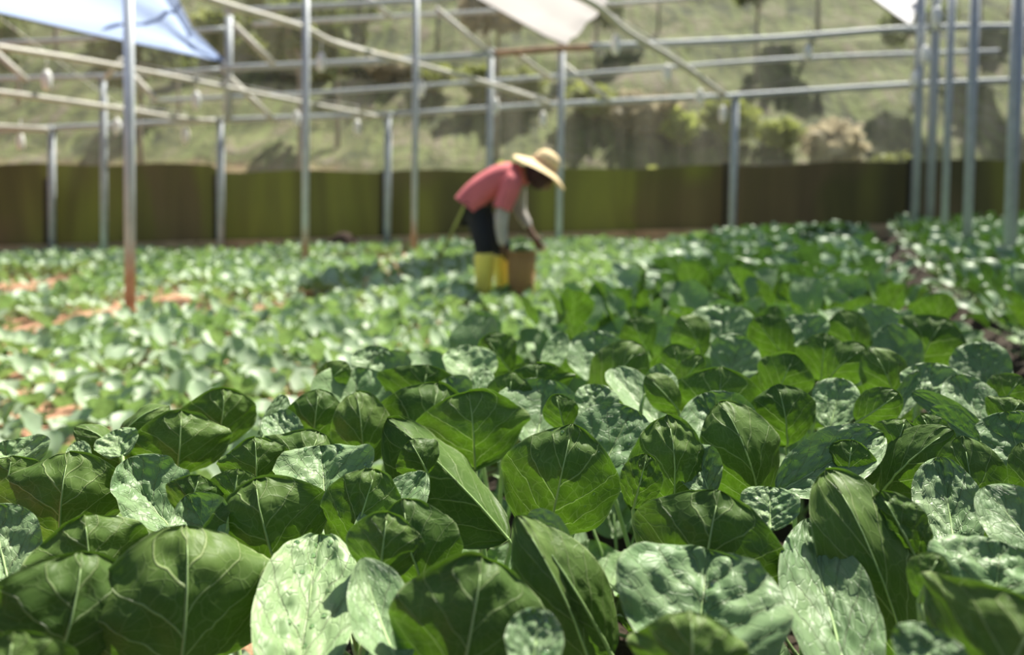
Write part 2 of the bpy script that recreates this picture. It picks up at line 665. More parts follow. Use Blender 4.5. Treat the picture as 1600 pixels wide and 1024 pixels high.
M['bush_bright'] = foliage_mat('yellow_green_foliage', (.24, .30, .06), (.46, .50, .15))
M['bush_dark'] = foliage_mat('dark_foliage', (.10, .14, .04), (.24, .29, .09))
M['bush_dry'] = foliage_mat('dry_foliage', (.34, .30, .20), (.52, .46, .32))
M['bark'] = simple('grey_bark', (.36, .32, .26), .9, 0, .3, 6)
bush_mesh = {}
for kind, mt in (('bright', M['bush_bright']), ('dark', M['bush_dark']), ('dry', M['bush_dry'])):
    fb = MB()
    sd_ = len(kind)
    R = random.Random(sd_)
    for k in range(5):
        card_cloud(.55, .5, .42, 110, .13, fb, (R.uniform(-.5, .5), R.uniform(-.3, .3), R.uniform(.35, .8)), sd_ * 10 + k)
    bush_mesh[kind] = (fb.mesh('foliage', mt))
sb = MB()
for k in range(5):
    a = k * 1.26
    sb.tube([(0, 0, -.15), (.12 * math.cos(a), .12 * math.sin(a), .3), (.35 * math.cos(a), .3 * math.sin(a), .7)], [.03, .02, .01], 6)
bush_stem = sb.mesh('branches', M['bark'])
tree_fol = {}
for kind, mt in (('bright', M['bush_bright']), ('dark', M['bush_dark']), ('dry', M['bush_dry'])):
    fb = MB()
    R = random.Random(len(kind) + 50)
    for k in range(7):
        card_cloud(.6, .55, .45, 90, .15, fb, (R.uniform(-.8, .8), R.uniform(-.5, .5), R.uniform(2.2, 3.6)), k + 300 + len(kind))
    tree_fol[kind] = fb.mesh('crown', mt)
tb = MB()
tb.tube([(0, 0, -.3), (.03, 0, 1.0), (-.04, 0, 2.2), (.02, 0, 3.2)], [.085, .07, .055, .02], 8)
for k in range(5):
    a = k * 1.26 + .4
    tb.tube([(0, 0, 1.6 + .25 * k), (.45 * math.cos(a), .4 * math.sin(a), 2.2 + .25 * k), (.8 * math.cos(a), .7 * math.sin(a), 2.6 + .25 * k)], [.035, .022, .01], 6)
tree_trunk = tb.mesh('trunk', M['bark'])
KW = {'bright': 'bright yellow-green', 'dark': 'dark green', 'dry': 'dry grey-brown'}
R = random.Random(21)
taken = []


def free(x, y, d):
    if any((x - a) ** 2 + (y - b) ** 2 < (d + c) ** 2 for a, b, c in taken):
        return False
    taken.append((x, y, d))
    return True


for i in range(240):
    px = -60 + 1720 * (i * .618034 % 1)
    d = 15.0 + 11.0 * ((i * .382 + .13) % 1)
    if i % 3 == 0:
        d = R.uniform(14.2, 16.5)
    p = P(px, 200, d)
    kind = R.choice(['bright', 'bright', 'bright', 'dry'] if d < 17.5 else ['bright', 'bright', 'dark', 'dry', 'dry'])
    s = R.uniform(.7, 1.25)
    if not free(p.x, d, .52 * s):
        continue
    loc = Vector((p.x, d, hill_z(p.x, d)))
    e = empty('bush', loc)
    tag(e, KW[kind] + ' bush growing on the slope beyond the olive sheet and netting', 'bush', KW[kind] + ' bushes on the hillside')
    mt = Matrix.Rotation(R.uniform(0, 6), 4, 'Z') @ Matrix.Diagonal((s, s, s * R.uniform(.7, 1.2), 1))
    link('foliage', bush_mesh[kind], e, mat=mt)
    link('branches', bush_stem, e, mat=mt)
for i in range(60):
    px = -40 + 1700 * ((i * .618034 + .3) % 1)
    d = 18.5 + 8.0 * ((i * .713) % 1)
    p = P(px, 200, d)
    kind = R.choice(['bright', 'dark', 'dark', 'dry'])
    if not free(p.x, d, 1.0):
        continue
    loc = Vector((p.x, d, hill_z(p.x, d)))
    e = empty('tree', loc)
    tag(e, 'slim grey-trunked tree with ' + KW[kind] + ' crown on the hillside', 'tree', KW[kind] + ' trees on the hillside')
    s = R.uniform(.7, 1.1)
    mt = Matrix.Rotation(R.uniform(0, 6), 4, 'Z') @ Matrix.Diagonal((s, s, s * R.uniform(.9, 1.4), 1))
    link('crown', tree_fol[kind], e, mat=mt)
    link('trunk', tree_trunk, e, mat=mt)

# ------------------------------------------------------------------ shelter frame
def post(px, topy, Z, r, label, px_top=None, mat=None, up=0):
    b = P(px, 400, Z)
    t = P(px if px_top is None else px_top, topy, Z)
    x, y = b.x, b.y
    if px_top is None:
        t = Vector((x, y, t.z))
    o = Vector((x, y, gz(x) + (BEDH if x > FL(y) else 0)))
    m = MB()
    m.tube([(0, 0, -.12), (0, 0, (t.z - o.z) * .5), (0, 0, t.z - o.z)], r, 12)
    e = empty('steel_post', o)
    m.build('tube', mat or M['post'], e)
    c = MB()
    c.tube([(0, 0, t.z - o.z - .05), (0, 0, t.z - o.z + .012)], r * 1.25, 12)
    c.build('cap_clamp', M['steel'], e)
    tag(e, label, 'post', 'galvanised posts of the shelter')
    return e


post(203, -60, 5.3, .036, 'nearest galvanised post at left, with its foot stained orange by soil')
post(477, -60, 8.2, .040, 'tall post with an orange foot, next right of the nearest left post')
post(647, -60, 9.4, .040, 'thin tall post standing just left of the bent worker')
post(82, 200, 11.3, .050, 'leftmost short post against the olive sheet', mat=M['steel'])
post(163, 122, 11.0, .050, 'short post between leftmost post and the nearest left post', mat=M['steel'])
post(345, 186, 11.2, .055, 'post at the olive sheet midway between the two tall left posts', mat=M['steel'])
post(605, 178, 11.3, .055, 'short post at the sheet left of the thin tall post', mat=M['steel'])
post(763, 80, 10.95, .050, 'pale post rising behind the back of the worker', mat=M['steel'])
post(873, 68, 11.0, .050, 'post at the sheet just right of the straw hat', mat=M['steel'])
post(1143, 152, 11.0, .058, 'lone short post at the sheet right of centre', mat=M['steel'])
post(1427, -60, 10.5, .055, 'left post of the tight cluster on the right side', mat=M['steel'])
post(1450, -60, 10.9, .060, 'dull pale post second from left in the right cluster', mat=M['steel'])
post(1474, -60, 8.6, .040, 'slim post in the middle of the right cluster', mat=M['steel'])
post(1510, -60, 7.0, .042, 'post second from right, standing in the right-hand bed', mat=M['steel'])
post(1577, -60, 5.4, .042, 'nearest post on the far right, standing in leafy plants', mat=M['steel'])


def pipe(name, pts, r, label, mat, cat='pipe', group=None, parts=True):
    w = [P(*p) for p in pts]
    o = w[0].copy()
    # smooth the run
    if len(w) > 2:
        q = []
        for i in range(len(w) - 1):
            p0 = w[max(0, i - 1)]
            p1, p2 = w[i], w[i + 1]
            p3 = w[min(len(w) - 1, i + 2)]
            for k in range(6):
                t = k / 6
                q.append(.5 * ((2 * p1) + (p2 - p0) * t + (2 * p0 - 5 * p1 + 4 * p2 - p3) * t * t + (3 * p1 - p0 - 3 * p2 + p3) * t ** 3))
        q.append(w[-1])
        w = q
    m = MB()
    m.tube([p - o for p in w], r, 10)
    ob = m.build(name, mat)
    ob.location = o
    tag(ob, label, cat, group)
    return ob


# pipes along the far side
g1 = 'horizontal pipes of the shelter'
pipe('horizontal_pipe', [(-60, 207, 11.3), (345, 188, 11.2), (605, 179, 11.3), (873, 163, 11.1), (1143, 150, 11.1), (1430, 132, 11.0), (1680, 122, 11.0)], .042, 'lowest long pipe running across the tops of the short posts', M['steel'], group=g1)
pipe('horizontal_pipe', [(-60, 124, 11.0), (160, 119, 11.0), (345, 109, 11.1)], .035, 'grey pipe at left joining the second short post, under the pale arch', M['steel'], group=g1)
pipe('horizontal_pipe', [(235, 158, 11.05), (520, 144, 11.05), (873, 119, 11.05), (1240, 92, 11.05), (1560, 80, 11.05)], .034, 'faint pipe just above the lowest long pipe', M['steel'], group=g1)
pipe('horizontal_pipe', [(345, 107, 10.6), (640, 93, 10.6), (775, 85, 10.6)], .045, 'dark pipe from the mid-left post towards the rusty length', M['steel'], group=g1)
pipe('horizontal_pipe', [(770, 84, 10.6), (860, 77, 10.6), (925, 74, 10.6)], .047, 'rusty orange length of pipe above the worker', M['rust'], group=g1)
pipe('horizontal_pipe', [(920, 73, 10.6), (1200, 61, 10.6), (1440, 44, 10.6), (1680, 42, 10.6)], .047, 'thick grey pipe right of the rusty length, ending at right', M['steel'], group=g1)
pipe('horizontal_pipe', [(-60, 70, 9.8), (170, 59, 9.8), (350, 45, 9.8)], .032, 'pipe crossing just beneath the blue-white roof sheet', M['steel'], group=g1)
pipe('horizontal_pipe', [(350, 18, 9.8), (640, 2, 9.8), (720, -6, 9.8)], .040, 'pipe across the top edge between the two tall left posts', M['steel'], group=g1)
pipe('horizontal_pipe', [(395, 38, 12.0), (640, 25, 12.0), (930, 8, 12.0), (1100, -4, 12.0)], .038, 'thin faint pipe near the top, behind the grey roof sheet', M['steel'], group=g1)
g2 = 'pale curved roof arches'
pipe('roof_arch', [(-80, 62, 6.8), (0, 74, 7.2), (190, 105, 8.4), (470, 160, 10.2), (588, 182, 11.1)], .033, 'long pale arch sweeping from upper left down to the short post', M['pvc'], 'roof arch', g2)
pipe('roof_arch', [(-80, 142, 8.9), (0, 145, 9.2), (170, 168, 10.2), (270, 184, 10.8), (338, 190, 11.1)], .040, 'middle pale arch at left meeting the mid-left post', M['pvc'], 'roof arch', g2)
pipe('roof_arch', [(-60, 190, 10.5), (0, 198, 10.9), (78, 203, 11.2)], .045, 'lowest short stub of pale arch at the left edge', M['pvc'], 'roof arch', g2)
pipe('roof_arch', [(220, -40, 7.0), (340, 3, 7.8), (470, 42, 8.8), (530, 70, 9.2), (640, 98, 10.0), (760, 130, 10.6), (858, 162, 11.0)], .038, 'upper pale arch crossing behind tall posts towards the straw hat', M['pvc'], 'roof arch', g2)
pipe('roof_arch', [(820, -40, 7.6), (925, 5, 8.5), (980, 50, 9.1), (1060, 98, 10.0), (1130, 148, 10.9)], .042, 'right-hand pale arch dropping to the lone right post', M['pvc'], 'roof arch', g2)
g3 = 'short diagonal braces of the roof'
BR_ = [((365, 38), (428, 100), 10.2, 'diagonal brace beside the tip of the blue-white sheet'),
       ((-10, 78), (42, 126), 10.4, 'diagonal brace at the far left edge'),
       ((208, 118), (246, 158), 10.9, 'small diagonal brace just right of the nearest left post'),
       ((350, 112), (428, 188), 10.9, 'diagonal brace between the mid-left post and the pale arch'),
       ((562, -14), (612, 28), 10.4, 'brace at the top edge right of the second tall post'),
       ((680, 12), (765, 84), 10.6, 'long brace ending where the rusty pipe begins'),
       ((800, 80), (862, 124), (10.62, 11.05), 'brace below the rusty pipe, above the straw hat'),
       ((880, 100), (952, 158), 11.07, 'faint brace right of the hat, down to the lowest pipe'),
       ((342, 76), (328, 66), 10.0, ''),
       ((165, 122), (192, 92), 10.8, 'bent brace at the head of the second short post')]
for a, b, Z, lb in BR_:
    if lb:
        Za, Zb = Z if isinstance(Z, tuple) else (Z, Z)
        pipe('diagonal_brace', [(a[0], a[1], Za), (b[0], b[1], Zb)], .040, lb, M['pvc'], 'brace', g3)
pipe('upper_post', [(356, 190, 10.9), (358, 25, 10.9)], .055, 'thick upright above the mid-left post, reaching the roof sheet tip', M['steel'], 'upright')

# hanging sprinklers
SPR = [(73, 125, 9, 'hanging at far left between two pale arches'), (307, 157, 10, 'hanging left of the mid-left post'),
       (502, 97, 9.5, 'hanging right of the second tall post'), (183, 198, 11, 'hanging beside the nearest left post'),
       (290, 212, 11.2, 'hanging low, left of the mid-left post'), (463, 186, 11, 'hanging left of the second tall post'),
       (558, 200, 11.2, 'hanging left of the short post beside the thin tall post'), (658, 139, 10.5, 'hanging right of the thin tall post'),
       (774, 166, 11, 'hanging in front of the post behind the worker'), (848, 187, 11.2, 'hanging above the crown of the straw hat'),
       (962, 70, 9, 'hanging on the thick pipe right of the rusty length'), (1042, 114, 10, 'hanging beside the right-hand pale arch'),
       (1093, 152, 11, 'hanging on the lowest pipe near the lone right post'), (1129, 178, 11.2, 'hanging left of the lone right post, lowest'),
       (32, 222, 11.3, 'hanging low at the left edge'), (1262, 82, 10.6, 'hanging between the lone post and the right cluster'),
       (1463, 28, 8, 'hanging highest in the right-hand post cluster'), (1445, 86, 9.3, 'hanging second highest in the right cluster'),
       (1429, 124, 10.3, 'hanging third in the right cluster'), (1428, 155, 11.0, 'hanging lowest in the right cluster')]
M['white'] = simple('white_plastic', (.82, .83, .80), .4, 0, .05, 5)
sm_ = MB()
sm_.lathe([(.0, .085), (.02, .08), (.034, .05), (.040, 0), (.036, -.05), (.02, -.085), (0, -.09)], n=14)
spr_body = sm_.mesh('nozzle', M['white'])
for px, py, Z, lb in SPR:
    p = P(px, py, Z)
    e = empty('sprinkler', p)
    tag(e, 'white sprinkler ' + lb, 'sprinkler', 'white sprinklers hanging from the frame')
    link('nozzle', spr_body, e, mat=Matrix.Scale(1.45, 4))
    h = MB()
    h.tube([(0, 0, .08), (0, 0, .34)], .006, 6)
    h.build('hose', M['white'], e)


for ks, lb in (((10, 11, 12, 13), 'thin water line sloping down to the right behind the right-hand pale arch'),
               ((2, 7, 8, 9), 'thin water line crossing above the worker from the second tall post'),
               ((1, 5, 6), 'thin water line running right from the mid-left post'),
               ((0, 3, 4), 'thin water line at far left below the blue-white sheet'),
               ((16, 17, 18, 19), 'thin water line running away through the right post cluster')):
    ps = [P(*SPR[k][:3]) + Vector((0, 0, .335)) for k in ks]
    ps = [ps[0] + (ps[0] - ps[1]) * .5] + ps + [ps[-1] + (ps[-1] - ps[-2]).normalized() * .01]
    m = MB()
    m.tube([p - ps[0] for p in ps], .006, 6)
    ob = m.build('water_line', M['white'])
    ob.location = ps[0]
    tag(ob, lb, 'water line', 'thin water lines for the sprinklers')


# dark strips added along the sheet in place of the posts' shadows
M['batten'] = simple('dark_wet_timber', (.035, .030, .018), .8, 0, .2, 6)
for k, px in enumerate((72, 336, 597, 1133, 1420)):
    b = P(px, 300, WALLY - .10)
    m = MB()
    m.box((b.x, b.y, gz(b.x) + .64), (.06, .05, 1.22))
    tag(m.build('trim_%d' % (k + 2), M['batten'], smooth=False), kind='structure')  # this strip only draws a post's shadow


# roof sheets
def film(name, col, trans):
    t = NT(name)
    tc = t.node('ShaderNodeTexCoord')
    n = t.noise(t.mapping(tc.outputs['Object'], (1, .4, 1)), 2.5, 4, .6, .5)
    c = t.mix(n.outputs[0], tuple(x * .8 for x in col), col)
    t.link(c, t.bsdf.inputs['Base Color'])
    t.bsdf.inputs['Roughness'].default_value = .35
    tr = t.node('ShaderNodeBsdfTranslucent')
    t.link(c, tr.inputs[0])
    mx = t.node('ShaderNodeMixShader')
    mx.inputs[0].default_value = trans
    t.link(t.bsdf.outputs[0], mx.inputs[1])
    t.link(tr.outputs[0], mx.inputs[2])
    t.link(mx.outputs[0], t.out.inputs[0])
    t.bump(n.outputs[0], .6, .05)
    return t.mat


def sheet(name, poly, mat, label, thick=.004):
    """a sheet of film over the roof: rows of (left, right) points of the photograph with their distances"""
    w0 = [[P(*p) for p in row] for row in poly]
    o = w0[0][0].copy()
    bm = bmesh.new()
    rows = []
    for a, b in w0:
        rows.append([bm.verts.new(a.lerp(b, k / 8) - o + Vector((0, 0, .03 * math.sin(k * 1.9)))) for k in range(9)])
    for r1, r2 in zip(rows, rows[1:]):
        for k in range(8):
            bm.faces.new((r1[k], r1[k + 1], r2[k + 1], r2[k]))
    bmesh.ops.remove_doubles(bm, verts=bm.verts, dist=.0005)
    me = bpy.data.meshes.new(name)
    bm.to_mesh(me)
    bm.free()
    me.materials.append(mat)
    for p in me.polygons:
        p.use_smooth = True
    ob = link(name, me, None, o)
    tag(ob, label, 'roof sheet')
    # hem along the lower edge
    hm = MB()
    hm.tube([r[0] - o for r in w0], .012, 6)
    hm.build('hem', M['hem'], ob)
    return ob


M['hem'] = simple('dark_hem', (.16, .15, .14), .8)
sheet('roof_sheet', [((-160, -16, 4.6), (-160, -260, 2.9)), ((0, 21, 5.6), (0, -260, 3.4)), ((170, 60, 7.0), (190, -220, 4.4)), ((262, 79, 8.2), (250, -60, 6.2)),
                     ((312, 90, 9.0), (300, 46, 8.3)), ((350, 98, 9.7), (350, 96, 9.7))], film('blue_white_film', (.45, .56, .80), .9),
      'blue-white translucent plastic roof sheet hanging at upper left')
sheet('roof_sheet', [((700, -40, 8.0), (720, -140, 7.0)), ((745, -2, 8.6), (800, -120, 7.2)), ((800, 28, 9.4), (870, -90, 7.6)), ((850, 56, 10), (935, -30, 8.6)), ((885, 71, 10.4), (950, 4, 9.6)), ],
      film('grey_white_film', (.40, .385, .375), .85), 'greyish white plastic sheet hanging at top centre, its point downward')
sheet('roof_sheet', [((1330, -40, 9.0), (1330, -160, 8.0)), ((1364, -2, 9.6), (1400, -130, 8.4)), ((1400, 25, 10.1), (1437, -60, 9.2)), ((1422, 40, 10.4), (1436, 8, 10.2))],
      film('bright_white_film', (.70, .71, .74), .9), 'small bright white plastic flap at top right beside the post cluster')

# mound and stake
mb = MB()
vs, fs = [], []
c0 = P(537, 384, 11.0)
for j in range(9):
    for i in range(20):
        a = 2 * PI * i / 20
        r = j / 8
        n_ = 1 + .25 * noise.noise(Vector((math.cos(a), math.sin(a), 3)))
        vs.append((.36 * r * n_ * math.cos(a), .2 * r * n_ * math.sin(a), .36 * (1 - r * r) + .02 * noise.noise(Vector((i, j, 0)))))
for j in range(8):
    for i in range(20):
        i2 = (i + 1) % 20
        fs.append((j * 20 + i, (j + 1) * 20 + i, (j + 1) * 20 + i2, j * 20 + i2))
mb.add(vs, fs)
o = mb.build('soil_mound', simple('dark_humus', (.05, .03, .02), .95, 0, .4, 6, .03))
o.location = (c0.x, c0.y, gz(c0.x) - .02)
tag(o, 'dark heap of soil at the foot of the olive sheet', 'mound')

m = MB()
a = P(668, 392, 7.4)
b = P(740, 292, 6.6)
a.z = gz(a.x) - .02
n_ = 9
pts = [a.lerp(b, i / (n_ - 1)) for i in range(n_)]
m.tube([p - a for p in pts], [.016 - .0006 * i for i in range(n_)], 8)
o = m.build('bamboo_stake', simple('green_bamboo', (.36, .40, .12), .5, 0, .2, 4))
o.location = a
tag(o, 'slanting green bamboo stake behind the bent worker', 'stake')


# ------------------------------------------------------------------ leaves
def hwid(v, k=1.02, e=0.42):
    return math.sin(PI * max(0.0, min(1.0, v)) ** k) ** e if 0 < v < 1 else 0.0


def leaf_geo(Wd, L, cup=.35, bend=.5, fold=.15, wave=.05, puck=.02, seed=0, nu=12, nv=16, k=1.02, e=.42, curl=0.0):
    """surface grid of one leaf; y runs from stalk to tip, +z is the upper face"""
    vs, uvs, fs = [], [], []
    # midrib line
    n = 40
    mid = [(0.0, 0.0, 0.0)]
    y = z = 0.0
    for i in range(n):
        t = (i + .5) / n
        a = bend * (t - .5) * 1.2 + bend * .6 * (t ** 3)
        y += math.cos(a) / n
        z += math.sin(a) / n
        mid.append((y, z, a))
    tipy, tipz = y, z
    rot = -math.atan2(tipz, tipy)
    chord = math.hypot(tipy, tipz)
    R = random.Random(seed)
    ph = R.uniform(0, 6.28)
    ph2 = R.uniform(0, 6.28)
    kw = R.uniform(1.6, 2.6)
    sx = seed * 3.71
    for j in range(nv + 1):
        v = (1 - math.cos(PI * j / nv)) / 2
        f = v * n
        i0 = min(n - 1, int(f))
        fr = f - i0
        my = mid[i0][0] * (1 - fr) + mid[i0 + 1][0] * fr
        mz = mid[i0][1] * (1 - fr) + mid[i0 + 1][1] * fr
        ma = mid[min(n, i0 + 1)][2]
        hw = hwid(v, k, e)
        asy = 1 + .05 * math.sin(ph + 3 * v)
        for i in range(nu + 1):
            u = -1 + 2 * i / nu
            au = abs(u)
            s = u * hw * (asy if u > 0 else 2 - asy)
            x = s * Wd / 2
            # outline wobble
            x *= 1 + .045 * noise.noise(Vector((sx, v * 4, 1 if u > 0 else 5))) * au
            h = cup * Wd * .5 * s * s + fold * abs(x)
            wv = wave * Wd * au ** 2.5 * math.sin(kw * 2 * PI * v + ph + (1.8 if u > 0 else 0)) * (0.4 + .6 * hw)
            h += wv
            h -= curl * Wd * max(0, au - .72) ** 2 * 4
            if puck:
                q = (v - .42 * au ** .85) * 4.6 + (.43 if u > 0 else 0)
                d = abs((q % 1.0) - .5)
                val = -math.exp(-(d / .13) ** 2) * min(1, au * 5)
                val -= .9 * math.exp(-(au / .07) ** 2)
                bl = noise.noise(Vector((x / Wd * 7 + sx, v * L / Wd * 7, 0))) * 1.2 + noise.noise(Vector((x / Wd * 15 + sx, v * L / Wd * 15, 7))) * .5
                h += puck * Wd * (val * .55 + bl) * (1 - .4 * au)
            yy = my / chord * L - math.sin(ma) * h
            zz = mz / chord * L + math.cos(ma) * h
            vs.append(Vector((x, yy * math.cos(rot) - zz * math.sin(rot), yy * math.sin(rot) + zz * math.cos(rot))))
            uvs.append((u * .5 + .5, v))
    for j in range(nv):
        for i in range(nu):
            a = j * (nu + 1) + i
            fs.append((a, a + 1, a + nu + 2, a + nu + 1))
    return vs, fs, uvs


def bez(a, b, c, d, n):
    return [a * (1 - t) ** 3 + b * 3 * t * (1 - t) ** 2 + c * 3 * t * t * (1 - t) + d * t ** 3 for t in [i / n for i in range(n + 1)]]


def leaf_mesh(name, Wd, L, nu, nv, mat, stalk=None, rad=.0022, **kw):
    mb = MB()
    vs, fs, uvs = leaf_geo(Wd, L, nu=nu, nv=nv, **kw)
    mb.add(vs, fs, 0, uvs)
    if stalk is not None:
        mb.tube(stalk, [rad * 1.3] * len(stalk), 6, 1)
    return mb, vs


_t = NT('water')
_g = _t.node('ShaderNodeBsdfGlossy')
_g.inputs['Roughness'].default_value = .03
_p = _t.node('ShaderNodeBsdfTransparent')
_p.inputs[0].default_value = (.88, 1, .86, 1)
_f = _t.node('ShaderNodeFresnel')
_f.inputs[0].default_value = 1.33
_x = _t.node('ShaderNodeMixShader')
_t.link(_t.m('MULTIPLY_ADD', _f.outputs[0], 1.2, .10, clamp=True), _x.inputs[0])
_t.link(_p.outputs[0], _x.inputs[1])
_t.link(_g.outputs[0], _x.inputs[2])
_t.link(_x.outputs[0], _t.out.inputs[0])
M['drop'] = _t.mat

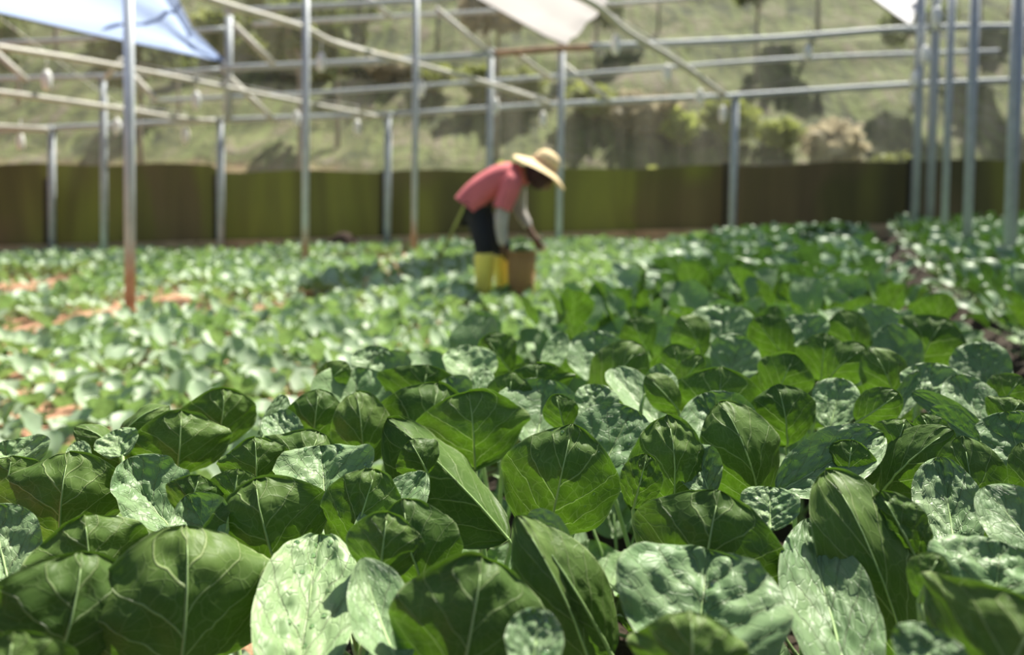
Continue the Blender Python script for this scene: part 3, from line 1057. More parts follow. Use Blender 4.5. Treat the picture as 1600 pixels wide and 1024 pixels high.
# traced leaves: tip x,y, base x,y, width, side, yaw, fold, extra
LV = [
 (290, 838, 274, 1062, 296, 'U', 4, .10, dict(cup=.30, hero=1)),
 (122, 882, 72, 1060, 270, 'U', 8, .08, {}),
 (20, 999, 0, 1110, 190, 'U', 0, .1, {}),
 (133, 811, 142, 945, 176, 'U', 0, .12, dict(wave=.10)),
 (-12, 790, 12, 925, 116, 'T', 0, .1, dict(hero=1)),
 (108, 714, 98, 848, 194, 'U', -5, .1, dict(hero=1)),
 (8, 691, 16, 745, 118, 'T', 0, .1, {}),
 (18, 716, 8, 775, 125, 'U', 0, .1, {}),
 (122, 666, 180, 748, 48, 'U', 40, .3, {}),
 (120, 690, 128, 730, 34, 'T', 0, .1, {}),
 (260, 641, 182, 716, 44, 'U', -40, .3, {}),
 (180, 672, 190, 712, 60, 'T', 0, .1, {}),
 (283, 647, 277, 743, 154, 'U', 3, .06, dict(hero=1)),
 (348, 609, 336, 700, 116, 'U', 15, .12, {}),
 (203, 713, 268, 832, 98, 'T', 25, .30, dict(wave=.08)),
 (312, 747, 292, 802, 88, 'U', 0, .15, {}),
 (292, 772, 338, 866, 92, 'T', 0, .2, dict(cup=.6, bend=.9)),
 (402, 752, 437, 886, 194, 'U', -6, .1, dict(hero=1)),
 (500, 837, 462, 1066, 156, 'T', 0, .12, dict(puck=.05, hero=1, drops=16)),
 (566, 874, 626, 1036, 98, 'T', 18, .22, dict(puck=.004, k=1.0, tau=-30)),
 (752, 884, 712, 1080, 240, 'U', 10, .1, {}),
 (632, 787, 676, 925, 142, 'U', -18, .25, dict(hero=1)),
 (667, 742, 556, 862, 78, 'T', -20, .4, dict(k=1.0, puck=.04)),
 (606, 806, 596, 900, 120, 'U', 0, .15, {}),
 (585, 739, 540, 855, 124, 'U', 5, .15, dict(puck=.035)),
 (502, 696, 510, 800, 144, 'T', 0, .1, dict(hero=1, drops=18, cup=.6)),
 (498, 680, 452, 775, 156, 'U', 0, .15, dict(dz=.03)),
 (398, 686, 400, 760, 106, 'U', 0, .15, {}),
 (372, 736, 360, 800, 90, 'U', 0, .15, {}),
 (424, 647, 462, 706, 54, 'T', 15, .2, {}),
 (445, 620, 408, 688, 34, 'T', 20, .2, {}),
 (498, 611, 490, 700, 92, 'U', 0, .15, {}),
 (562, 574, 545, 690, 128, 'T', 0, .15, dict(hero=1, cup=.5)),
 (556, 615, 566, 728, 92, 'U', 5, .1, {}),
 (684, 602, 640, 748, 166, 'U', 10, .2, {}),
 (668, 572, 652, 645, 146, 'U', 0, .12, {}),
 (732, 615, 742, 726, 178, 'U', 0, .12, dict(hero=1)),
 (603, 658, 792, 838, 128, 'U', 24, .55, dict(tau=5, k=.9, bend=.25, roll=1)),
 (893, 670, 858, 838, 184, 'U', 0, .08, dict(hero=1, puck=.03, drops=8, e=.52)),
 (988, 637, 918, 775, 124, 'T', -8, .18, dict(hero=1, puck=.035, drops=14)),
 (852, 592, 838, 698, 128, 'T', 0, .18, dict(hero=1, puck=.04)),
 (868, 618, 884, 672, 56, 'U', 0, .2, {}),
 (930, 601, 930, 662, 66, 'T', 0, .2, {}),
 (838, 568, 842, 625, 112, 'U', 0, .12, {}),
 (955, 577, 1036, 664, 58, 'T', 30, .3, {}),
 (1126, 578, 1118, 690, 154, 'U', 0, .1, dict(hero=1)),
 (1096, 618, 1156, 722, 112, 'T', 10, .2, dict(cup=.6)),
 (1124, 636, 1182, 790, 124, 'U', 12, .28, dict(hero=1)),
 (1040, 657, 1046, 810, 120, 'U', 18, .15, dict(hero=1, puck=.04)),
 (1010, 712, 990, 795, 64, 'U', 0, .2, dict(puck=.06, dz=.03)),
 (1214, 604, 1230, 696, 106, 'U', 8, .12, dict(hero=1)),
 (1374, 666, 1224, 778, 88, 'T', -15, .25, dict(hero=1, puck=.05, drops=16, k=.95)),
 (1478, 667, 1380, 792, 98, 'U', -12, .25, dict(hero=1, k=.95)),
 (1412, 656, 1396, 716, 74, 'U', 0, .15, {}),
 (1400, 611, 1342, 664, 56, 'U', 0, .2, {}),
 (1433, 576, 1394, 660, 30, 'T', 20, .3, dict(k=1)),
 (1312, 591, 1298, 670, 68, 'T', -15, .25, {}),
 (1572, 647, 1606, 748, 118, 'T', 0, .12, dict(hero=1)),
 (1468, 717, 1494, 866, 96, 'T', 0, .15, dict(hero=1, puck=.05)),
 (1504, 689, 1530, 855, 112, 'U', 8, .25, dict(hero=1)),
 (1598, 700, 1640, 820, 80, 'U', 8, .2, {}),
 (1544, 772, 1642, 880, 96, 'T', 10, .15, dict(puck=.01)),
 (1292, 761, 1408, 1045, 150, 'U', 14, .2, dict(hero=1)),
 (1376, 779, 1434, 876, 88, 'U', 10, .15, dict(puck=.05)),
 (1256, 817, 1334, 1064, 134, 'T', 14, .2, dict(hero=1, puck=.04, k=.9)),
 (1562, 849, 1548, 992, 190, 'T', 0, .15, dict(hero=1, puck=.045)),
 (1622, 950, 1560, 1100, 310, 'U', 0, .1, dict(dz=-.02)),
 (1462, 984, 1440, 1070, 108, 'T', 0, .15, {}),
 (1466, 867, 1440, 940, 66, 'U', 0, .15, {}),
 (1122, 775, 1096, 955, 244, 'U', 0, .12, dict(hero=1)),
 (1104, 862, 1088, 1045, 254, 'T', 0, .12, dict(hero=1, puck=.045, drops=5)),
 (1078, 966, 1080, 1085, 182, 'U', 0, .1, {}),
 (806, 826, 934, 1070, 122, 'U', 16, .3, dict(k=.95, hero=1)),
 (832, 840, 956, 1010, 112, 'U', 10, .2, dict(dz=.015)),
 (820, 811, 884, 872, 78, 'T', 0, .12, dict(puck=.01)),
 (842, 956, 830, 1050, 90, 'T', 0, .1, dict(drops=6)),
 (1202, 762, 1204, 826, 86, 'T', 0, .15, dict(puck=.04)),
 (1475, 497, 1440, 580, 110, 'U', -6, .1, {}),
 (1312, 488, 1336, 566, 70, 'U', 14, .15, {}),
 (1386, 510, 1424, 585, 66, 'T', 0, .15, {}),
 (1530, 534, 1542, 618, 80, 'T', 0, .15, dict(puck=.05)),
 (1290, 522, 1284, 596, 80, 'U', 0, .12, {}),
 (1360, 547, 1396, 628, 72, 'U', 12, .15, {}),
 (1350, 541, 1300, 596, 60, 'U', -12, .15, {}),
 (1128, 477, 1130, 540, 88, 'T', 0, .15, dict(puck=.05)),
 (1064, 496, 1096, 552, 64, 'U', 10, .15, {}),
 (1212, 479, 1190, 540, 46, 'U', 0, .15, {}),
 (1160, 524, 1138, 595, 78, 'T', 0, .15, dict(puck=.05)),
 (1050, 540, 1068, 598, 66, 'U', 0, .12, {}),
 (1240, 554, 1212, 626, 84, 'U', 0, .15, {}),
 (930, 516, 930, 596, 92, 'T', 0, .15, dict(puck=.04)),
 (1000, 539, 934, 626, 94, 'U', 0, .2, {}),
 (880, 519, 853, 582, 36, 'T', 0, .2, {}),
 (736, 540, 736, 604, 84, 'T', 0, .15, dict(puck=.04)),
 (758, 526, 796, 578, 66, 'U', 0, .15, {}),
 (598, 551, 622, 606, 70, 'T', 0, .15, {}),
 (544, 571, 496, 606, 46, 'U', 0, .15, {}),
 (580, 540, 586, 590, 62, 'T', 0, .15, {}),
 (800, 583, 790, 650, 74, 'U', 0, .15, {}),
 (763, 577, 738, 628, 34, 'T', 0, .2, {}),
 (1455, 567, 1456, 636, 80, 'T', 0, .15, dict(puck=.05)),
 (1494, 589, 1540, 668, 70, 'T', 8, .12, {}),
 (1592, 624, 1568, 674, 76, 'U', 0, .12, {}),
 (1430, 621, 1528, 660, 34, 'T', 0, .12, {}),
 (1456, 646, 1524, 684, 46, 'T', 0, .15, {}),
 (1592, 588, 1562, 646, 66, 'U', 0, .15, {}),
 (1052, 583, 1008, 618, 52, 'T', 0, .12, dict(puck=.01)),
 (1096, 556, 1060, 610, 40, 'U', 0, .2, {}),
 (1180, 500, 1230, 560, 70, 'U', 0, .15, {}),
 (1380, 478, 1370, 530, 70, 'T', 0, .15, {}),
 (1440, 652, 1470, 705, 60, 'U', 0, .15, {}),
 (985, 498, 1010, 548, 62, 'U', 0, .15, {}),
 (1250, 492, 1262, 545, 70, 'T', 0, .15, {}),
 (640, 690, 668, 742, 74, 'U', 0, .15, dict(dz=.05)),
 (700, 590, 720, 640, 60, 'T', 0, .15, dict(dz=.03)),
 (1330, 690, 1322, 770, 90, 'U', 0, .15, dict(dz=.05)),
 (1010, 590, 1060, 640, 50, 'U', 0, .15, {}),
 (1080, 700, 1110, 770, 70, 'T', 0, .15, dict(dz=.08)),
]

# plant feet of the tall bed
DV = Vector((.43, 1, 0)).normalized()
RB = random.Random(99)
NEARZ = 1.62
feet = []
Z = .40
row = 0
while Z < 9.2:
    w = BR(Z) - BL(Z)
    n = max(3, int(round(w / (.235 if Z < NEARZ else .205))))
    for i in range(n):
        x = BL(Z) + w * (i + .5 + (.25 if row % 2 else -.25)) / n + RB.uniform(-.03, .03)
        feet.append(Vector((x, Z + RB.uniform(-.035, .035), 0)))
    Z += .215 if Z < NEARZ else .19
    row += 1
right_feet = []
Z = 1.2
row = 0
while Z < 10.8:
    for i in range(14):
        x = FL(Z) + .12 + .25 * i + RB.uniform(-.04, .04)
        p = to_px(Vector((x, Z, .5)))
        if p and p[0] < 1660:
            right_feet.append(Vector((x, Z + RB.uniform(-.04, .04), 0)))
    Z += .26
for f in feet + right_feet:
    f.z = gz(f.x) + BEDH

near_feet = [f for f in feet if f.y < NEARZ and (to_px(f + Vector((0, 0, .25))) or (-999,))[0] > -350]
far_feet = [f for f in feet if f.y >= NEARZ]
plants = {}      # index -> list of (leaf spec)


def basis(c):
    C = (CAMP - c).normalized()
    Rr = Vector((0, 0, 1)).cross(C).normalized()
    # image right / up, with the small roll
    S = C.cross(Rr).normalized()
    return Rr, S, C


traced = []
RT = random.Random(5)
for li, (tx, ty, bx, by, w, side, yaw, fold, ex) in enumerate(LV):
    y_ref = ty
    Z = F * .28 / (y_ref - yh(tx)) + ex.get('dz', 0)
    if Z > 1.72:
        Z = 1.72
    c = P((tx + bx) / 2, (ty + by) / 2, Z)
    Rr, S, C = basis(c)
    mpp = Z / F
    d2 = Vector((tx - bx, by - ty))
    Lp = d2.length * mpp
    d2.normalize()
    m2 = (Rr * d2.x + S * d2.y).normalized()
    tau = math.radians(ex.get('tau', RT.uniform(18, 32) if side == 'U' else -RT.uniform(20, 38)))
    m = (m2 * math.cos(tau) + C * math.sin(tau)).normalized()
    nn = (C * math.cos(tau) - m2 * math.sin(tau)).normalized()
    if side == 'U':
        nn = -nn
    yw = math.radians(yaw + RT.uniform(-5, 5))
    rq = Quaternion(m, yw if side == 'T' else yw)
    nn = rq @ nn
    xx = m.cross(nn).normalized()
    L = Lp / math.cos(tau)
    Wd = w * mpp / math.cos(yw) * 1.03
    L = min(L, .24)
    org = c - m * L / 2
    tw = dict(cup=ex.get('cup', .38 if side == 'U' else .30), bend=ex.get('bend', RT.uniform(.75, 1.25) if side == 'U' else RT.uniform(-.1, .5)),
              fold=fold, wave=ex.get('wave', RT.uniform(.02, .055)), puck=1.35 * ex.get('puck', .022 if side == 'U' else .040),
              k=ex.get('k', RT.uniform(.96, 1.14)), e=ex.get('e', RT.uniform(.36, .44) if 'k' not in ex else .56), curl=RT.uniform(0, .12) if side == 'U' else RT.uniform(0, .1))
    traced.append(dict(i=li, org=org, m=m, n=nn, x=xx, L=L, W=Wd, side=side, tw=tw, ex=ex, tx=tx, ty=ty))
    # the plant that carries it
    hd = Vector((m.x, m.y, 0))
    want = org - Vector((nn.x, nn.y, 0)) * -.05
    want = org + Vector((nn.x, nn.y, 0)).normalized() * .06 if Vector((nn.x, nn.y, 0)).length > .05 else org.copy()
    best = min(range(len(near_feet)), key=lambda k: (near_feet[k].xy - want.xy).length)
    plants.setdefault(best, []).append(traced[-1])

# generic leaves shared by the plants
PROT = []
for k in range(7):
    R = random.Random(k + 400)
    Wd = R.uniform(.105, .14)
    L = Wd * R.uniform(1.0, 1.25)
    mb, _ = leaf_mesh('leaf', Wd, L, 16, 18, M['leaf'], cup=R.uniform(.25, .5), bend=R.uniform(.2, 1.0), fold=R.uniform(.1, .3), wave=R.uniform(.03, .09), puck=.04, seed=k + 30, k=R.uniform(.95, 1.1), e=R.uniform(.38, .48))
    # stalk runs back from the base and along the underside
    sl = R.uniform(.12, .16)
    mb.tube([Vector((0, -sl, -.004 - sl * .15)), Vector((0, -sl * .5, -.006)), Vector((0, 0, -.001)), Vector((0, L * .3, -.004 - .010))], [.004, .0032, .0026, .0012], 6, 1)
    PROT.append((mb.mesh('leaf', [M['leaf'], M['stalk']]), sl))
PROTM = []
for k in range(6):
    R = random.Random(k + 500)
    Wd = R.uniform(.10, .14)
    L = Wd * R.uniform(1.0, 1.3)
    mb, _ = leaf_mesh('leaf', Wd, L, 10, 12, M['leaf'], cup=R.uniform(.2, .45), bend=R.uniform(-.7, .9), fold=R.uniform(.1, .3), wave=R.uniform(.03, .09), puck=.03, seed=k + 60)
    sl = R.uniform(.12, .16)
    mb.tube([Vector((0, -sl, -.02)), Vector((0, 0, -.001)), Vector((0, L * .3, -.012))], [.004, .0028, .0012], 5, 1)
    PROTM.append((mb.mesh('leaf', [M['leaf'], M['stalk']]), sl))


def leaf_matrix(az, inc, sl, at, s=1.0, roll=0.0):
    """leaf leaning outwards at azimuth az, inc = angle from vertical; base of stalk at `at`"""
    out = Vector((math.cos(az), math.sin(az), 0))
    y = out * math.sin(inc) + Vector((0, 0, 1)) * math.cos(inc)
    z = (-out * math.cos(inc) + Vector((0, 0, 1)) * math.sin(inc))      # upper face looks to the plant's heart and up
    q = Quaternion(y, roll)
    z = q @ z
    x = y.cross(z)
    m = Matrix((x, y, z)).transposed().to_4x4()
    m = Matrix.Translation(at) @ m @ Matrix.Scale(s, 4) @ Matrix.Translation((0, sl, 0))
    return m


def stem_mesh(h):
    mb = MB()
    mb.tube([(0, 0, -.02), (.003, 0, h * .5), (0, .003, h)], [.010, .008, .006], 8)
    return mb.mesh('stem', M['stalk'])


STEM = stem_mesh(.09)

# labels of the front plants, by the leaf that tells each apart
NAMES = {}


def make_near():
    rr = random.Random(77)
    for idx, f in enumerate(near_feet):
        lst = plants.get(idx, [])
        e = empty('leafy_vegetable', f)
        tag(e, 'PENDING %d' % idx, 'vegetable plant', 'tall leafy vegetables in the front of the raised bed')
        link('stem', STEM, e)
        for t in lst:
            tw = t['tw']
            hi = t['ty'] > 600
            mb = MB()
            vs, fs, uvs = leaf_geo(t['W'], t['L'], seed=t['i'] + 1, nu=(30 if hi else 18), nv=(36 if hi else 22), **tw)
            mb.add(vs, fs, 0, uvs)
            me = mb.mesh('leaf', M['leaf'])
            mw = Matrix((t['x'], t['m'], t['n'])).transposed().to_4x4()
            mw.translation = t['org'] - f
            lo = link('leaf', me, e, mat=mw)
            # stalk in leaf space
            inv = mw.inverted()
            foot = inv @ Vector((0, 0, .06))
            nu = 30 if hi else 18
            nv = 36 if hi else 22
            ridge = [vs[j * (nu + 1) + nu // 2] - Vector((0, 0, .0004)) for j in range(0, int(nv * .82), 2)]
            L = t['L']
            down = (inv.to_3x3() @ Vector((0, 0, -1)))
            st = bez(foot, foot - down * .05, Vector((0, -min(.06, L * .4), 0)) * 1.0, Vector((0, 0, -.0004)), 8)
            pts = st[:-1] + ridge
            n0 = len(st) - 1
            rad = [.0040 - .0012 * i / n0 for i in range(n0)] + [max(.0004, .0021 * (1 - i / len(ridge)) ** .8) for i in range(len(ridge))]
            sm = MB()
            sm.tube(pts, rad, 7)
            sm.build('leaf_stalk', M['stalk'], lo)
            nd = t['ex'].get('drops', 0)
            if nd:
                dm = MB()
                for _ in range(nd):
                    i = rr.randrange(3, nu - 2)
                    j = rr.randrange(int(nv * .4), nv - 5)
                    a = vs[j * (nu + 1) + i]
                    b = vs[j * (nu + 1) + i + 1]
                    c = vs[(j + 1) * (nu + 1) + i]
                    nrm = (b - a).cross(c - a).normalized()
                    if t['side'] == 'U':
                        nrm = -nrm
                    p = a.lerp(b, rr.random()).lerp(c, rr.random() * .5)
                    r = rr.uniform(.0010, .0026) * (1.4 if rr.random() < .2 else 1)
                    q = nrm.to_track_quat('Z', 'Y').to_matrix().to_4x4()
                    q.translation = p
                    dm.lathe([(r * math.cos(g), r * .62 * math.sin(g)) for g in [-.3, 0, .35, .7, 1.05, 1.4, 1.57]], q, 12)
                dm.build('water_droplets', M['drop'], lo)['kind'] = 'stuff'
        # low leaves round the heart
        nlow = 5 if len(lst) else 7
        a0 = rr.uniform(0, 6.28)
        for k in range(nlow):
            me, sl = PROT[rr.randrange(len(PROT))]
            inc = math.radians(rr.uniform(38, 78))
            s = rr.uniform(.75, 1.0)
            az = a0 + k * 2.4
            if f.y < .62 and math.sin(az) < -.2 and inc < 1.0:
                inc = 1.25
            link('leaf', me, e, mat=leaf_matrix(az, inc, sl * .6, Vector((0, 0, .05)), s, rr.uniform(-.3, .3)))
        if len(lst) == 0:
            for k in range(3):
                me, sl = PROT[rr.randrange(len(PROT))]
                link('leaf', me, e, mat=leaf_matrix(rr.uniform(0, 6.28), math.radians(rr.uniform(15, 35)), sl, Vector((0, 0, .05)), .8, rr.uniform(-.3, .3)))
        NAMES[idx] = (e, lst)


make_near()

# ---- mid-distance plants of the tall bed, each with its leaves
def plant_spec(seed, tall=True):
    R = random.Random(seed)
    out = []
    n = R.randrange(10, 13)
    a0 = R.uniform(0, 6.28)
    for k in range(n):
        f = k / (n - 1)
        inc = math.radians(20 + 62 * f + R.uniform(-12, 12))
        out.append((k, a0 + k * 2.4 + R.uniform(-.3, .3), inc, R.uniform(.85, 1.12), R.uniform(-.45, .45), R.uniform(.9, 1.5) * (1.15 - .35 * f), R.randrange(6)))
    return out


def plant_children(e, spec, protos, hs, ls=1.0):
    for k, az, inc, s, rl, slm, pi in spec:
        me, sl = protos[pi % len(protos)]
        link('leaf', me, e, mat=leaf_matrix(az, inc, sl * slm * hs, Vector((0, 0, .07)), s * ls, rl))


far_sorted = sorted(far_feet + right_feet, key=lambda f: f.y)
L_BED = 'tall leafy vegetable in the blurred middle or far part of the wide raised bed'
L_RIGHT = 'leafy vegetable in the right-hand bed beyond the dark furrow'
count = 0
one_mesh = []
for v in range(8):
    mb = MB()
    for k, az, inc, s, rl, slm, pi in plant_spec(700 + v):
        R = random.Random(v * 31 + k)
        Wd = R.uniform(.085, .125)
        L = Wd * R.uniform(1.0, 1.3)
        vs, fs, uvs = leaf_geo(Wd, L, nu=4, nv=6, cup=.3, bend=R.uniform(-.9, .8), fold=.15, wave=.05, puck=0, seed=k)
        sl = R.uniform(.13, .17)
        mt = leaf_matrix(az, inc, sl * slm, Vector((0, 0, .07)), s, rl)
        mb.add([mt @ p for p in vs], fs, 0, uvs)
        mb.tube([mt @ Vector((0, -sl, -.01)), mt @ Vector((0, 0, 0))], [.004, .003], 4, 1, caps=False)
    mb.tube([(0, 0, -.02), (0, 0, .09)], .008, 6, 1)
    one_mesh.append(mb)
one_me = [m_.mesh('leafy_vegetable', [M['leaf_mid'], M['stalk']]) for m_ in one_mesh]
budget = 300 - len(near_feet)
leftover = []
RF = random.Random(3)
for f in far_sorted:
    p = to_px(f + Vector((0, 0, .3)))
    if p is None or p[0] < -60 or p[0] > 1680:
        continue
    right = f.x > FL(f.y)
    if count >= budget:
        leftover.append(f)
        continue
    count += 1
    if f.y < 2.9:
        e = empty('leafy_vegetable', f)
        link('stem', STEM, e)
        plant_children(e, plant_spec(int(f.y * 1000) + count), PROTM, RF.uniform(1.0, 1.2), .88)
    else:
        e = link('leafy_vegetable', one_me[RF.randrange(8)], None, f)
        e.rotation_euler.z = RF.uniform(0, 6.28)
        s = RF.uniform(.88, 1.08)
        s *= 1 - .045 * (f.y - 2.9)
        e.scale = (s, s, s * RF.uniform(.85, 1.05))
    if right:
        tag(e, L_RIGHT, 'vegetable plant', 'leafy vegetables right of the furrow')
        e.scale = [c * .9 for c in e.scale]
    else:
        tag(e, L_BED, 'vegetable plant', 'tall leafy vegetables further along the raised bed')


def mass(name, protos, feet_, mats, label, cat, smin, smax, seed):
    R = random.Random(seed)
    arrs = []
    for mb in protos:
        arrs.append((np.array(mb.v, dtype=np.float32), mb.f, mb.m, mb.uv))
    V, Fc, Mi, UV = [], [], [], []
    off = 0
    for f in feet_:
        va, fa, ma, ua = arrs[R.randrange(len(arrs))]
        a = R.uniform(0, 6.28)
        s = R.uniform(smin, smax)
        ca, sa = math.cos(a) * s, math.sin(a) * s
        vv = np.empty_like(va)
        vv[:, 0] = va[:, 0] * ca - va[:, 1] * sa + f.x
        vv[:, 1] = va[:, 0] * sa + va[:, 1] * ca + f.y
        vv[:, 2] = va[:, 2] * s + f.z
        V.append(vv)
        Fc.extend([tuple(off + i for i in q) for q in fa])
        Mi.extend(ma)
        UV.extend(ua)
        off += len(va)
    mb = MB()
    mb.v = np.concatenate(V).tolist()
    mb.f = Fc
    mb.m = Mi
    mb.uv = UV
    ob = mb.build(name, mats)
    tag(ob, label, cat, kind='stuff')
    return ob


if leftover:
    mass('distant_leafy_vegetables', one_mesh, leftover, [M['leaf_mid'], M['stalk']], 'mass of leafy vegetables at the far end of the raised beds', 'vegetable plants', .62, .75, 5)

# ---- young plants in the left field
young = []
for v in range(8):
    mb = MB()
    R = random.Random(900 + v)
    n = R.randrange(7, 10)
    a0 = R.uniform(0, 6)
    for k in range(n):
        Wd = R.uniform(.065, .10)
        L = Wd * R.uniform(1.0, 1.35)
        vs, fs, uvs = leaf_geo(Wd, L, nu=4, nv=6, cup=.35, bend=R.uniform(-.6, .8), fold=.2, wave=.05, puck=0, seed=k + v)
        sl = R.uniform(.06, .10)
        mt = leaf_matrix(a0 + k * 2.4, math.radians(R.uniform(25, 85)), sl, Vector((0, 0, .03)), 1, R.uniform(-.5, .5))
        mb.add([mt @ p for p in vs], fs, 0, uvs)
        mb.tube([mt @ Vector((0, -sl, 0)), mt @ Vector((0, L * .2, -.002))], [.003, .002], 4, 1, caps=False)
    mb.tube([(0, 0, -.015), (0, 0, .04)], .006, 6, 1)
    young.append(mb)
young_me = [m_.mesh('young_vegetable', [M['leaf_young'], M['stalk']]) for m_ in young]
yf = []
RY = random.Random(12)
for r_ in range(1, 84):
    if r_ % 7 == 5:          # a walking gap in the rows
        off_p = .5
    Z = .9
    while Z < 11.2:
        x = BL(Z) - .02 - .185 * r_ - (.05 * (r_ // 6)) + RY.uniform(-.04, .04)
        Z2 = Z + RY.uniform(-.05, .05)
        p = to_px(Vector((x, Z2, .1)))
        bare = noise.noise(Vector((x * .9, Z2 * .55, 3.3)))
        if p and -40 < p[0] < 1300 and p[1] < 1060 and not (bare > .28 and RY.random() < .8) and RY.random() > .04:
            # keep a bare patch of soil at the left as in the photo
            if not (p[0] < 150 and 575 < p[1] < 650 and RY.random() < .7):
                yf.append(Vector((x, Z2, gz(x))))
        Z += .178
yf.sort(key=lambda f: f.y)
for i, f in enumerate(yf[:300]):
    o = link('young_vegetable', young_me[RY.randrange(8)], None, f)
    o.rotation_euler.z = RY.uniform(0, 6.28)
    s = RY.uniform(.82, 1.1)
    o.scale = (s, s, s)
    tag(o, 'small pale green vegetable in the low rows left of the tall bed', 'vegetable plant', 'young vegetables in the low left rows')
mass('young_vegetable_rows', young, yf[300:], [M['leaf_young'], M['stalk']], 'distant rows of small pale green vegetables around the worker', 'vegetable plants', .92, 1.18, 8)
print('PLANTS near', len(near_feet), 'far', len(far_sorted), 'left over', len(leftover), 'young', len(yf))

# ------------------------------------------------------------------ worker
PERSON_CODE = True
exec_done = False


def skin_obj(name, verts, edges, radii, mat, parent, sub=2, root=0, loc=None):
    o0 = Vector(loc) if loc is not None else Vector((0, 0, 0))
    me = bpy.data.meshes.new(name)
    me.from_pydata([tuple(Vector(v) - o0) for v in verts], edges, [])
    ob = bpy.data.objects.new(name, me)
    COL.objects.link(ob)
    sk = ob.modifiers.new('skin', 'SKIN')
    sk.use_smooth_shade = True
    if not me.skin_vertices:
        bpy.context.view_layer.objects.active = ob
        bpy.ops.mesh.customdata_skin_add()
    for i, r in enumerate(radii):
        d = me.skin_vertices[0].data[i]
        d.radius = r if hasattr(r, '__len__') else (r, r)
        d.use_root = (i == root)
    ss = ob.modifiers.new('subd', 'SUBSURF')
    ss.levels = ss.render_levels = sub
    dg = bpy.context.evaluated_depsgraph_get()
    m2 = bpy.data.meshes.new_from_object(ob.evaluated_get(dg))
    bpy.data.objects.remove(ob)
    m2.name = name
    m2.materials.clear()
    m2.materials.append(mat)
    for p in m2.polygons:
        p.use_smooth = True
    return link(name, m2, parent)


ZP = 5.6
skin_m = simple('brown_skin', (.16, .085, .05), .6, 0, .1, 8)
shirt_m = simple('red_pink_shirt', (.62, .155, .165), .85, 0, .15, 6)
trou_m = simple('black_trousers', (.013, .014, .02), .8, 0, .3, 6)
slv_m = simple('grey_arm_sleeve', (.42, .39, .36), .8, 0, .15, 10)
boot_m = simple('yellow_rubber', (.98, .80, .14), .35, 0, .05, 6)
straw_m = simple('straw', (.80, .62, .34), .8, 0, .15, 30, .004)
hair_m = simple('black_hair', (.012, .010, .009), .6, 0, .2, 20)
scarf_m = simple('dark_scarf', (.05, .022, .025), .85, 0, .2, 10)

pb = P(765, 420, ZP)
origin = Vector((pb.x, pb.y, gz(pb.x)))
worker = empty('person', origin)
tag(worker, 'person bending over in red shirt, black trousers, yellow boots and straw hat', 'person')


def J(px, py, Z):
    return P(px, py, Z) - origin


hipc = J(738, 322, ZP + .03)
waist = J(757, 296, ZP + .03)
chest = J(790, 276, ZP + .03)
neckb = J(816, 266, ZP + .03)
neckt = J(828, 268, ZP + .03)
headc = J(845, 276, ZP + .03)
headt = J(855, 288, ZP + .03)
shN = J(803, 280, ZP - .14)
elN = J(781, 334, ZP - .17)
wrN = J(786, 386, ZP - .14)
shF = J(812, 272, ZP + .20)
elF = J(812, 330, ZP + .22)
wrF = J(833, 368, ZP + .14)
hpN = J(744, 334, ZP - .045)
knN = J(757, 382, ZP - .07)
hpF = J(748, 330, ZP + .12)
knF = J(785, 386, ZP + .13)


def foot(px, Z):
    p = P(px, 400, Z)
    return Vector((p.x, p.y, gz(p.x))) - origin


ftN = foot(757, ZP - .07)
ftF = foot(787, ZP + .13)
anN = ftN + Vector((0, 0, .09))
anF = ftF + Vector((0, 0, .09))
toeN = ftN + Vector((.15, -.02, .035))
toeF = ftF + Vector((.15, .01, .035))
# hands: palm + five fingers, one continuous body
bv = [hipc, waist, chest, neckb, neckt, headc, headt, shN, elN, wrN, shF, elF, wrF, hpN, knN, anN, toeN, hpF, knF, anF, toeF]
be = [(0, 1), (1, 2), (2, 3), (3, 4), (4, 5), (5, 6), (2, 7), (7, 8), (8, 9), (2, 10), (10, 11), (11, 12), (0, 13), (13, 14), (14, 15), (15, 16), (0, 17), (17, 18), (18, 19), (19, 20)]
brd = [(.13, .11), (.12, .10), (.13, .11), .06, .05, .085, .06, .05, .037, .025, .05, .037, .025, .08, .055, .04, .03, .08, .055, .04, .03]


def add_hand(wr, direction, palm_n):
    d = direction.normalized()
    s = d.cross(palm_n).normalized()
    n_ = s.cross(d).normalized()
    base = bv.index(wr)
    pm = wr + d * .055
    bv.append(pm)
    brd.append(.030)
    pi_ = len(bv) - 1
    be.append((base, pi_))
    for k, ln in enumerate((.068, .078, .073, .055)):
        o_ = (k - 1.5) * .019
        a = pm + d * .045 + s * o_
        b = a + d * ln * .5 + n_ * .012
        c = b + d * ln * .3 + n_ * .03
        i0 = len(bv)
        bv.extend([a, b, c])
        brd.extend([.0095, .0085, .007])
        be.extend([(pi_, i0), (i0, i0 + 1), (i0 + 1, i0 + 2)])
    a = pm - d * .02 + s * -.035
    b = a + d * .03 + s * -.015 + n_ * .015
    i0 = len(bv)
    bv.extend([a, b])
    brd.extend([.010, .008])
    be.extend([(pi_, i0), (i0, i0 + 1)])


add_hand(wrF, J(843, 384, ZP + .12) - wrF, Vector((0, -1, 0)))
add_hand(wrN, J(795, 402, ZP - .08) - wrN, Vector((0, 1, 0)))
skin_obj('body', bv, be, brd, skin_m, worker, 2)
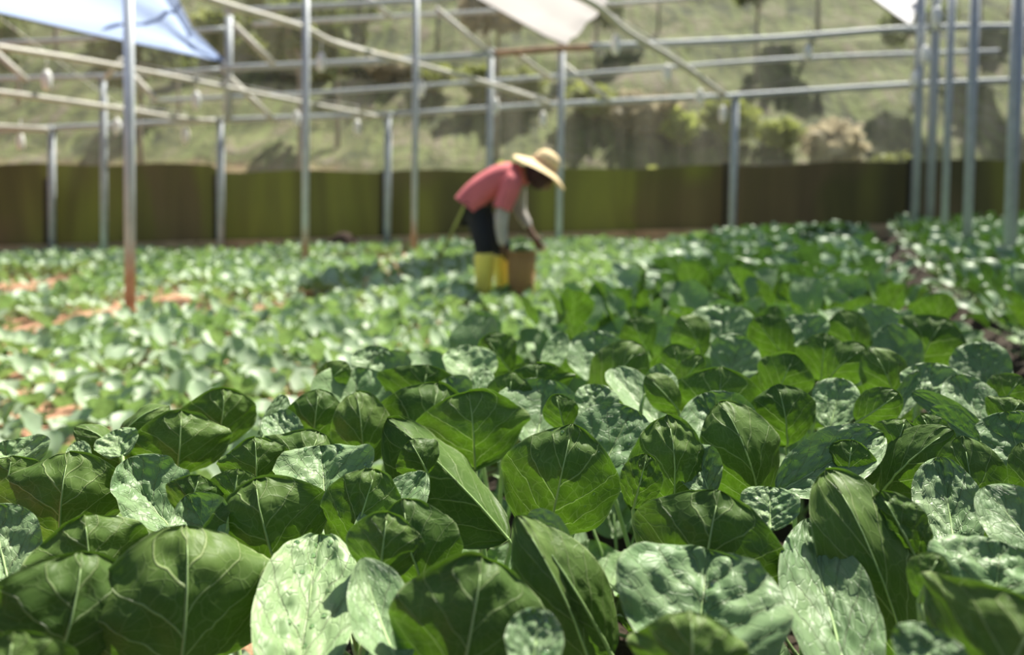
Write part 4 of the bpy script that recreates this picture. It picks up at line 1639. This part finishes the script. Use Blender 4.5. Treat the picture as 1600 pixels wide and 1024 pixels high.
# shirt: torso and short sleeves
hem = J(728, 330, ZP + .03)
sN = shN.lerp(elN, .88)
sF = shF.lerp(elF, .30)
def cloth_loft(mb, stations, n=28, seed=0, ruffle=.0):
    """open tube of oval rings: (centre, half thickness in the picture plane, half depth)"""
    cs = [Vector(a[0]) for a in stations]
    vs, fs = [], []
    for i, (c, ra, rb) in enumerate(stations):
        tdir = (cs[min(i + 1, len(cs) - 1)] - cs[max(i - 1, 0)]).normalized()
        side = Vector((0, 1, 0))
        side = (side - tdir * side.dot(tdir)).normalized()
        up_ = side.cross(tdir)
        for k in range(n):
            a = 2 * PI * k / n
            w_ = 1 + ruffle * (1 - i / len(cs)) * math.sin(a * 5 + seed) + .03 * noise.noise(Vector((math.cos(a) * 2, math.sin(a) * 2, i * .6 + seed)))
            vs.append(cs[i] + up_ * (math.cos(a) * ra * w_) + side * (math.sin(a) * rb * w_))
    for i in range(len(cs) - 1):
        for k in range(n):
            k2 = (k + 1) % n
            fs.append((i * n + k, i * n + k2, (i + 1) * n + k2, (i + 1) * n + k))
    mb.add(vs, fs)


sh = MB()
Zt = ZP + .03
cloth_loft(sh, [(J(731, 324, Zt), .128, .185), (J(738, 315, Zt), .128, .182), (J(749, 303, Zt), .128, .175), (J(763, 292, Zt), .125, .17), (J(779, 283, Zt), .128, .175),
                (J(795, 276, Zt), .122, .18), (J(808, 271, Zt), .095, .15), (J(817, 267, Zt), .062, .085)], seed=1, ruffle=.05)
cloth_loft(sh, [(sN, .070, .070), (sN.lerp(shN, .3), .072, .072), (sN.lerp(shN, .65), .078, .078), (shN, .085, .085), (shN.lerp(chest, .4), .080, .080)], 18, 3, .05)
cloth_loft(sh, [(sF, .066, .066), (sF.lerp(shF, .5), .072, .072), (shF, .080, .080), (shF.lerp(chest, .4), .078, .078)], 18, 5, .04)
so = sh.build('shirt', shirt_m, worker)
sm2 = so.modifiers.new('subd', 'SUBSURF')
sm2.levels = sm2.render_levels = 1
skin_obj('trousers', [hipc, hpN, knN, knN.lerp(anN, .35), hpF, knF, knF.lerp(anF, .35)], [(0, 1), (1, 2), (2, 3), (0, 4), (4, 5), (5, 6)],
         [(.11, .11), .092, .085, .07, .092, .085, .07], trou_m, worker, 2)
for nm, a, b, c in (('arm_sleeve', sN.lerp(shN, .2), elN.lerp(wrN, .3), wrN), ('arm_sleeve', shF.lerp(elF, .15), elF, elF.lerp(wrF, .75))):
    mid_ = a.lerp(c, .5) if nm is None else b
    skin_obj(nm, [a, a.lerp(b, .6), b, b.lerp(c, .6), c], [(0, 1), (1, 2), (2, 3), (3, 4)], [.056, .056, .054, .045, .036], slv_m, worker, 2)
for kn, an, toe in ((knN, anN, toeN), (knF, anF, toeF)):
    top = an.lerp(kn, .92)
    bt = MB()
    heel = an + Vector((-.03, 0, -.055))
    skin_obj('rubber_boot', [top, an.lerp(kn, .45), an, an + Vector((.05, 0, -.04)), toe], [(0, 1), (1, 2), (2, 3), (3, 4)], [.088, .078, .062, .055, .045], boot_m, worker, 2)
# head dress: dark scarf round the head, hair, ears, face
hd = (headt - headc).normalized()
q = hd.to_track_quat('Z', 'Y').to_matrix().to_4x4()
q.translation = headc - hd * .03
sc = MB()
sc.lathe([(.055, -.10), (.085, -.07), (.105, -.01), (.106, .05), (.09, .09), (.05, .12), (.0, .125)], q, 18)
sc.build('head_scarf', scarf_m, worker)
# face: looks down and to the right
fd = Vector((.55, -.15, -.80)).normalized()
fq = fd.to_track_quat('Z', 'Y').to_matrix().to_4x4()
fq.translation = headc + fd * .055
fm = MB()
fm.lathe([(.068, -.02), (.066, .015), (.055, .035), (.03, .05), (0, .054)], fq, 18)
face = fm.build('face', skin_m, worker)
nmz = MB()
nmz.lathe([(.014, 0), (.012, .012), (.006, .022), (0, .024)], fq @ Matrix.Translation((0, 0, .045)), 10)
nmz.build('nose', skin_m, face)
for sx_ in (-1, 1):
    em = MB()
    em.lathe([(.009, 0), (.007, .005), (0, .007)], fq @ Matrix.Translation((.024 * sx_, .02, .040)), 10)
    em.build('eye', simple('eye_white', (.7, .7, .68), .3), face)
mm = MB()
mm.box((0, 0, 0), (.036, .008, .006), None)
mm.v = [tuple(fq @ (Vector(v) + Vector((0, -.030, .043)))) for v in mm.v]
mm.build('mouth', simple('lips', (.25, .09, .07), .5), face)
# straw hat: dome and wide brim, axis tipped to the upper right
hc = J(847, 263, ZP + .02)
ax = (J(866, 236, ZP + .0) - J(846, 265, ZP + .0)).normalized()
ax = (ax + Vector((0, -.10, 0))).normalized()
hq = ax.to_track_quat('Z', 'Y').to_matrix().to_4x4()
hq.translation = hc
hb = MB()
pr = [(.235, -.030), (.225, -.020), (.17, .000), (.125, .016), (.105, .03)]
hb.lathe(pr + [(.103, .024), (.123, .010), (.168, -.006), (.224, -.026), (.235, -.030)], hq, 40)
for i, v in enumerate(hb.v):
    k = i % 40
    v = Vector(v)
    loc_ = hq.inverted() @ v
    rr_ = math.hypot(loc_.x, loc_.y)
    loc_.z += .02 * math.sin(k / 40 * 2 * PI * 2 + .6) * (rr_ / .235) ** 2
    hb.v[i] = tuple(hq @ loc_)
hat = empty('straw_hat', (0, 0, 0))
hat.parent = worker
hb.build('brim', straw_m, hat)
hcwn = MB()
hcwn.lathe([(.108, .02), (.106, .05), (.095, .10), (.07, .132), (.035, .145), (0, .148)], hq, 30)
hcwn.build('crown', straw_m, hat)
hbd = MB()
hbd.lathe([(.110, .024), (.111, .045), (.107, .052)], hq, 30)
hbd.build('hat_band', simple('tan_band', (.55, .33, .20), .8), hat)

# basket
bc = P(815, 400, ZP - .12)
bg = gz(bc.x)
bt = P(815, 394, ZP - .12)
hgt = bt.z - bg
bo = Vector((bc.x, bc.y, bg))
bsk = empty('basket', bo)
tag(bsk, 'yellow-brown woven basket standing under the hand of the worker', 'basket')
t = NT('woven_rattan')
tc = t.node('ShaderNodeTexCoord')
wv = t.node('ShaderNodeTexWave', wave_type='BANDS', bands_direction='Z')
wv.inputs['Scale'].default_value = 22
wv.inputs['Distortion'].default_value = 1.5
t.link(tc.outputs['Object'], wv.inputs['Vector'])
t.link(t.ramp(wv.outputs[0], [(.2, (.36, .17, .05)), (.8, (.66, .40, .14))]), t.bsdf.inputs['Base Color'])
t.bsdf.inputs['Roughness'].default_value = .7
t.bump(wv.outputs[0], .8, .01)
bm_ = MB()
bm_.lathe([(0, .0), (.075, .0), (.085, .02), (.100, hgt * .5), (.108, hgt), (.102, hgt), (.094, hgt * .5), (.08, .02), (0, .015)], n=28)
bm_.build('bowl', t.mat, bsk)
rm = MB()
rm.tube([(.106 * math.cos(a), .106 * math.sin(a), hgt) for a in [2 * PI * i / 28 for i in range(29)]], .009, 6, caps=False)
rm.build('rim', t.mat, bsk)
bl = MB()
R = random.Random(4)
for k in range(14):
    vs, fs, uvs = leaf_geo(.07, .09, nu=4, nv=6, puck=0, seed=k)
    mt = leaf_matrix(k * 2.4, math.radians(R.uniform(20, 80)), .01, Vector((0, 0, hgt - .035)), 1, R.uniform(-.5, .5))
    bl.add([mt @ p for p in vs], fs, 0, uvs)
o = bl.build('picked_leaves', [M['leaf_young']])
o.location = bo
tag(o, 'picked green leaves heaped in the basket', 'leaves', kind='stuff')

# ------------------------------------------------------------------ labels of the front plants
LABELS = {
    (500, 837): 'leafy vegetable with a big blistered, droplet-speckled pale leaf at the bottom, left of centre',
    (1104, 862): 'leafy vegetable whose broad puckered blue-green leaf faces up at bottom, right of centre',
    (1256, 817): 'leafy vegetable with a long narrow silvery leaf standing upright at the bottom right',
    (290, 838): 'leafy vegetable in the bottom left corner, its broad dark leaf the largest in view',
    (667, 742): 'leafy vegetable with a pointed folded blue-grey leaf and a small pale cupped leaf',
    (752, 884): 'leafy vegetable at bottom centre with dark broad leaf beside two long slanting leaves',
    (1122, 775): 'leafy vegetable with a wide dark arched leaf, its top rim lit, behind the puckered leaf',
    (1468, 717): 'leafy vegetable with a pale crinkled upright leaf and a smooth bright leaf at right edge',
    (108, 714): 'leafy vegetable on the left edge with one wide dark leaf and one round leaf behind',
    (402, 752): 'leafy vegetable with a broad dark leaf in front of a pale cupped wet leaf',
    (893, 670): 'leafy vegetable at centre with a round backlit leaf, its pale midrib showing clearly',
    (1374, 666): 'leafy vegetable with a slanting droplet-covered leaf pointing up to the right',
    (1478, 667): 'leafy vegetable at the right side with tall green folded leaf and bright round leaf',
    (684, 602): 'leafy vegetable with small oval leaf before a pale round leaf, left of centre',
    (732, 615): 'leafy vegetable whose wide dark leaf stands above a long pale-edged folded leaf',
    (1040, 657): 'leafy vegetable with an upright oval leaf, its right side brightly sunlit',
    (1124, 636): 'leafy vegetable with a pointed dark leaf rising out of a pale ring-like leaf',
    (1455, 567): 'leafy vegetable beside the dark furrow with pale flat leaf at the right edge',
    (668, 572): 'leafy vegetable at the left rim of the tall bed, dark arched leaf behind pale one',
    (838, 568): 'leafy vegetable behind the droplet-wet leaf, with low arched dark leaf and blue-grey leaf',
    (1126, 578): 'leafy vegetable with a large evenly round dark leaf, right of centre',
    (1530, 534): 'leafy vegetable at the edge of the furrow with a pale ribbed leaf',
    (758, 526): 'leafy vegetable half blurred at the left rim, single dark leaf leaning right',
    (930, 516): 'leafy vegetable with pale upright leaf, slightly blurred, just below the basket',
    (1128, 477): 'slightly blurred leafy vegetable with a dark puckered leaf topping its neighbours at centre right',
    (1290, 522): 'slightly blurred leafy vegetable between the dark puckered leaf and the big round right-hand leaf',
    (1475, 497): 'slightly blurred leafy vegetable by the furrow with one big round dark leaf',
}
FREE = iter(['leafy vegetable without raised leaves, hidden low among the centre plants',
             'low leafy vegetable mostly covered by its taller neighbours near the front'])
for idx, (e, lst) in NAMES.items():
    hits = [LABELS[(t['tx'], t['ty'])] for t in lst if (t['tx'], t['ty']) in LABELS]
    if len(hits) != 1:
        print('LABEL?', idx, hits, [(t['tx'], t['ty']) for t in lst])
    e['label'] = hits[0] if hits else next(FREE)
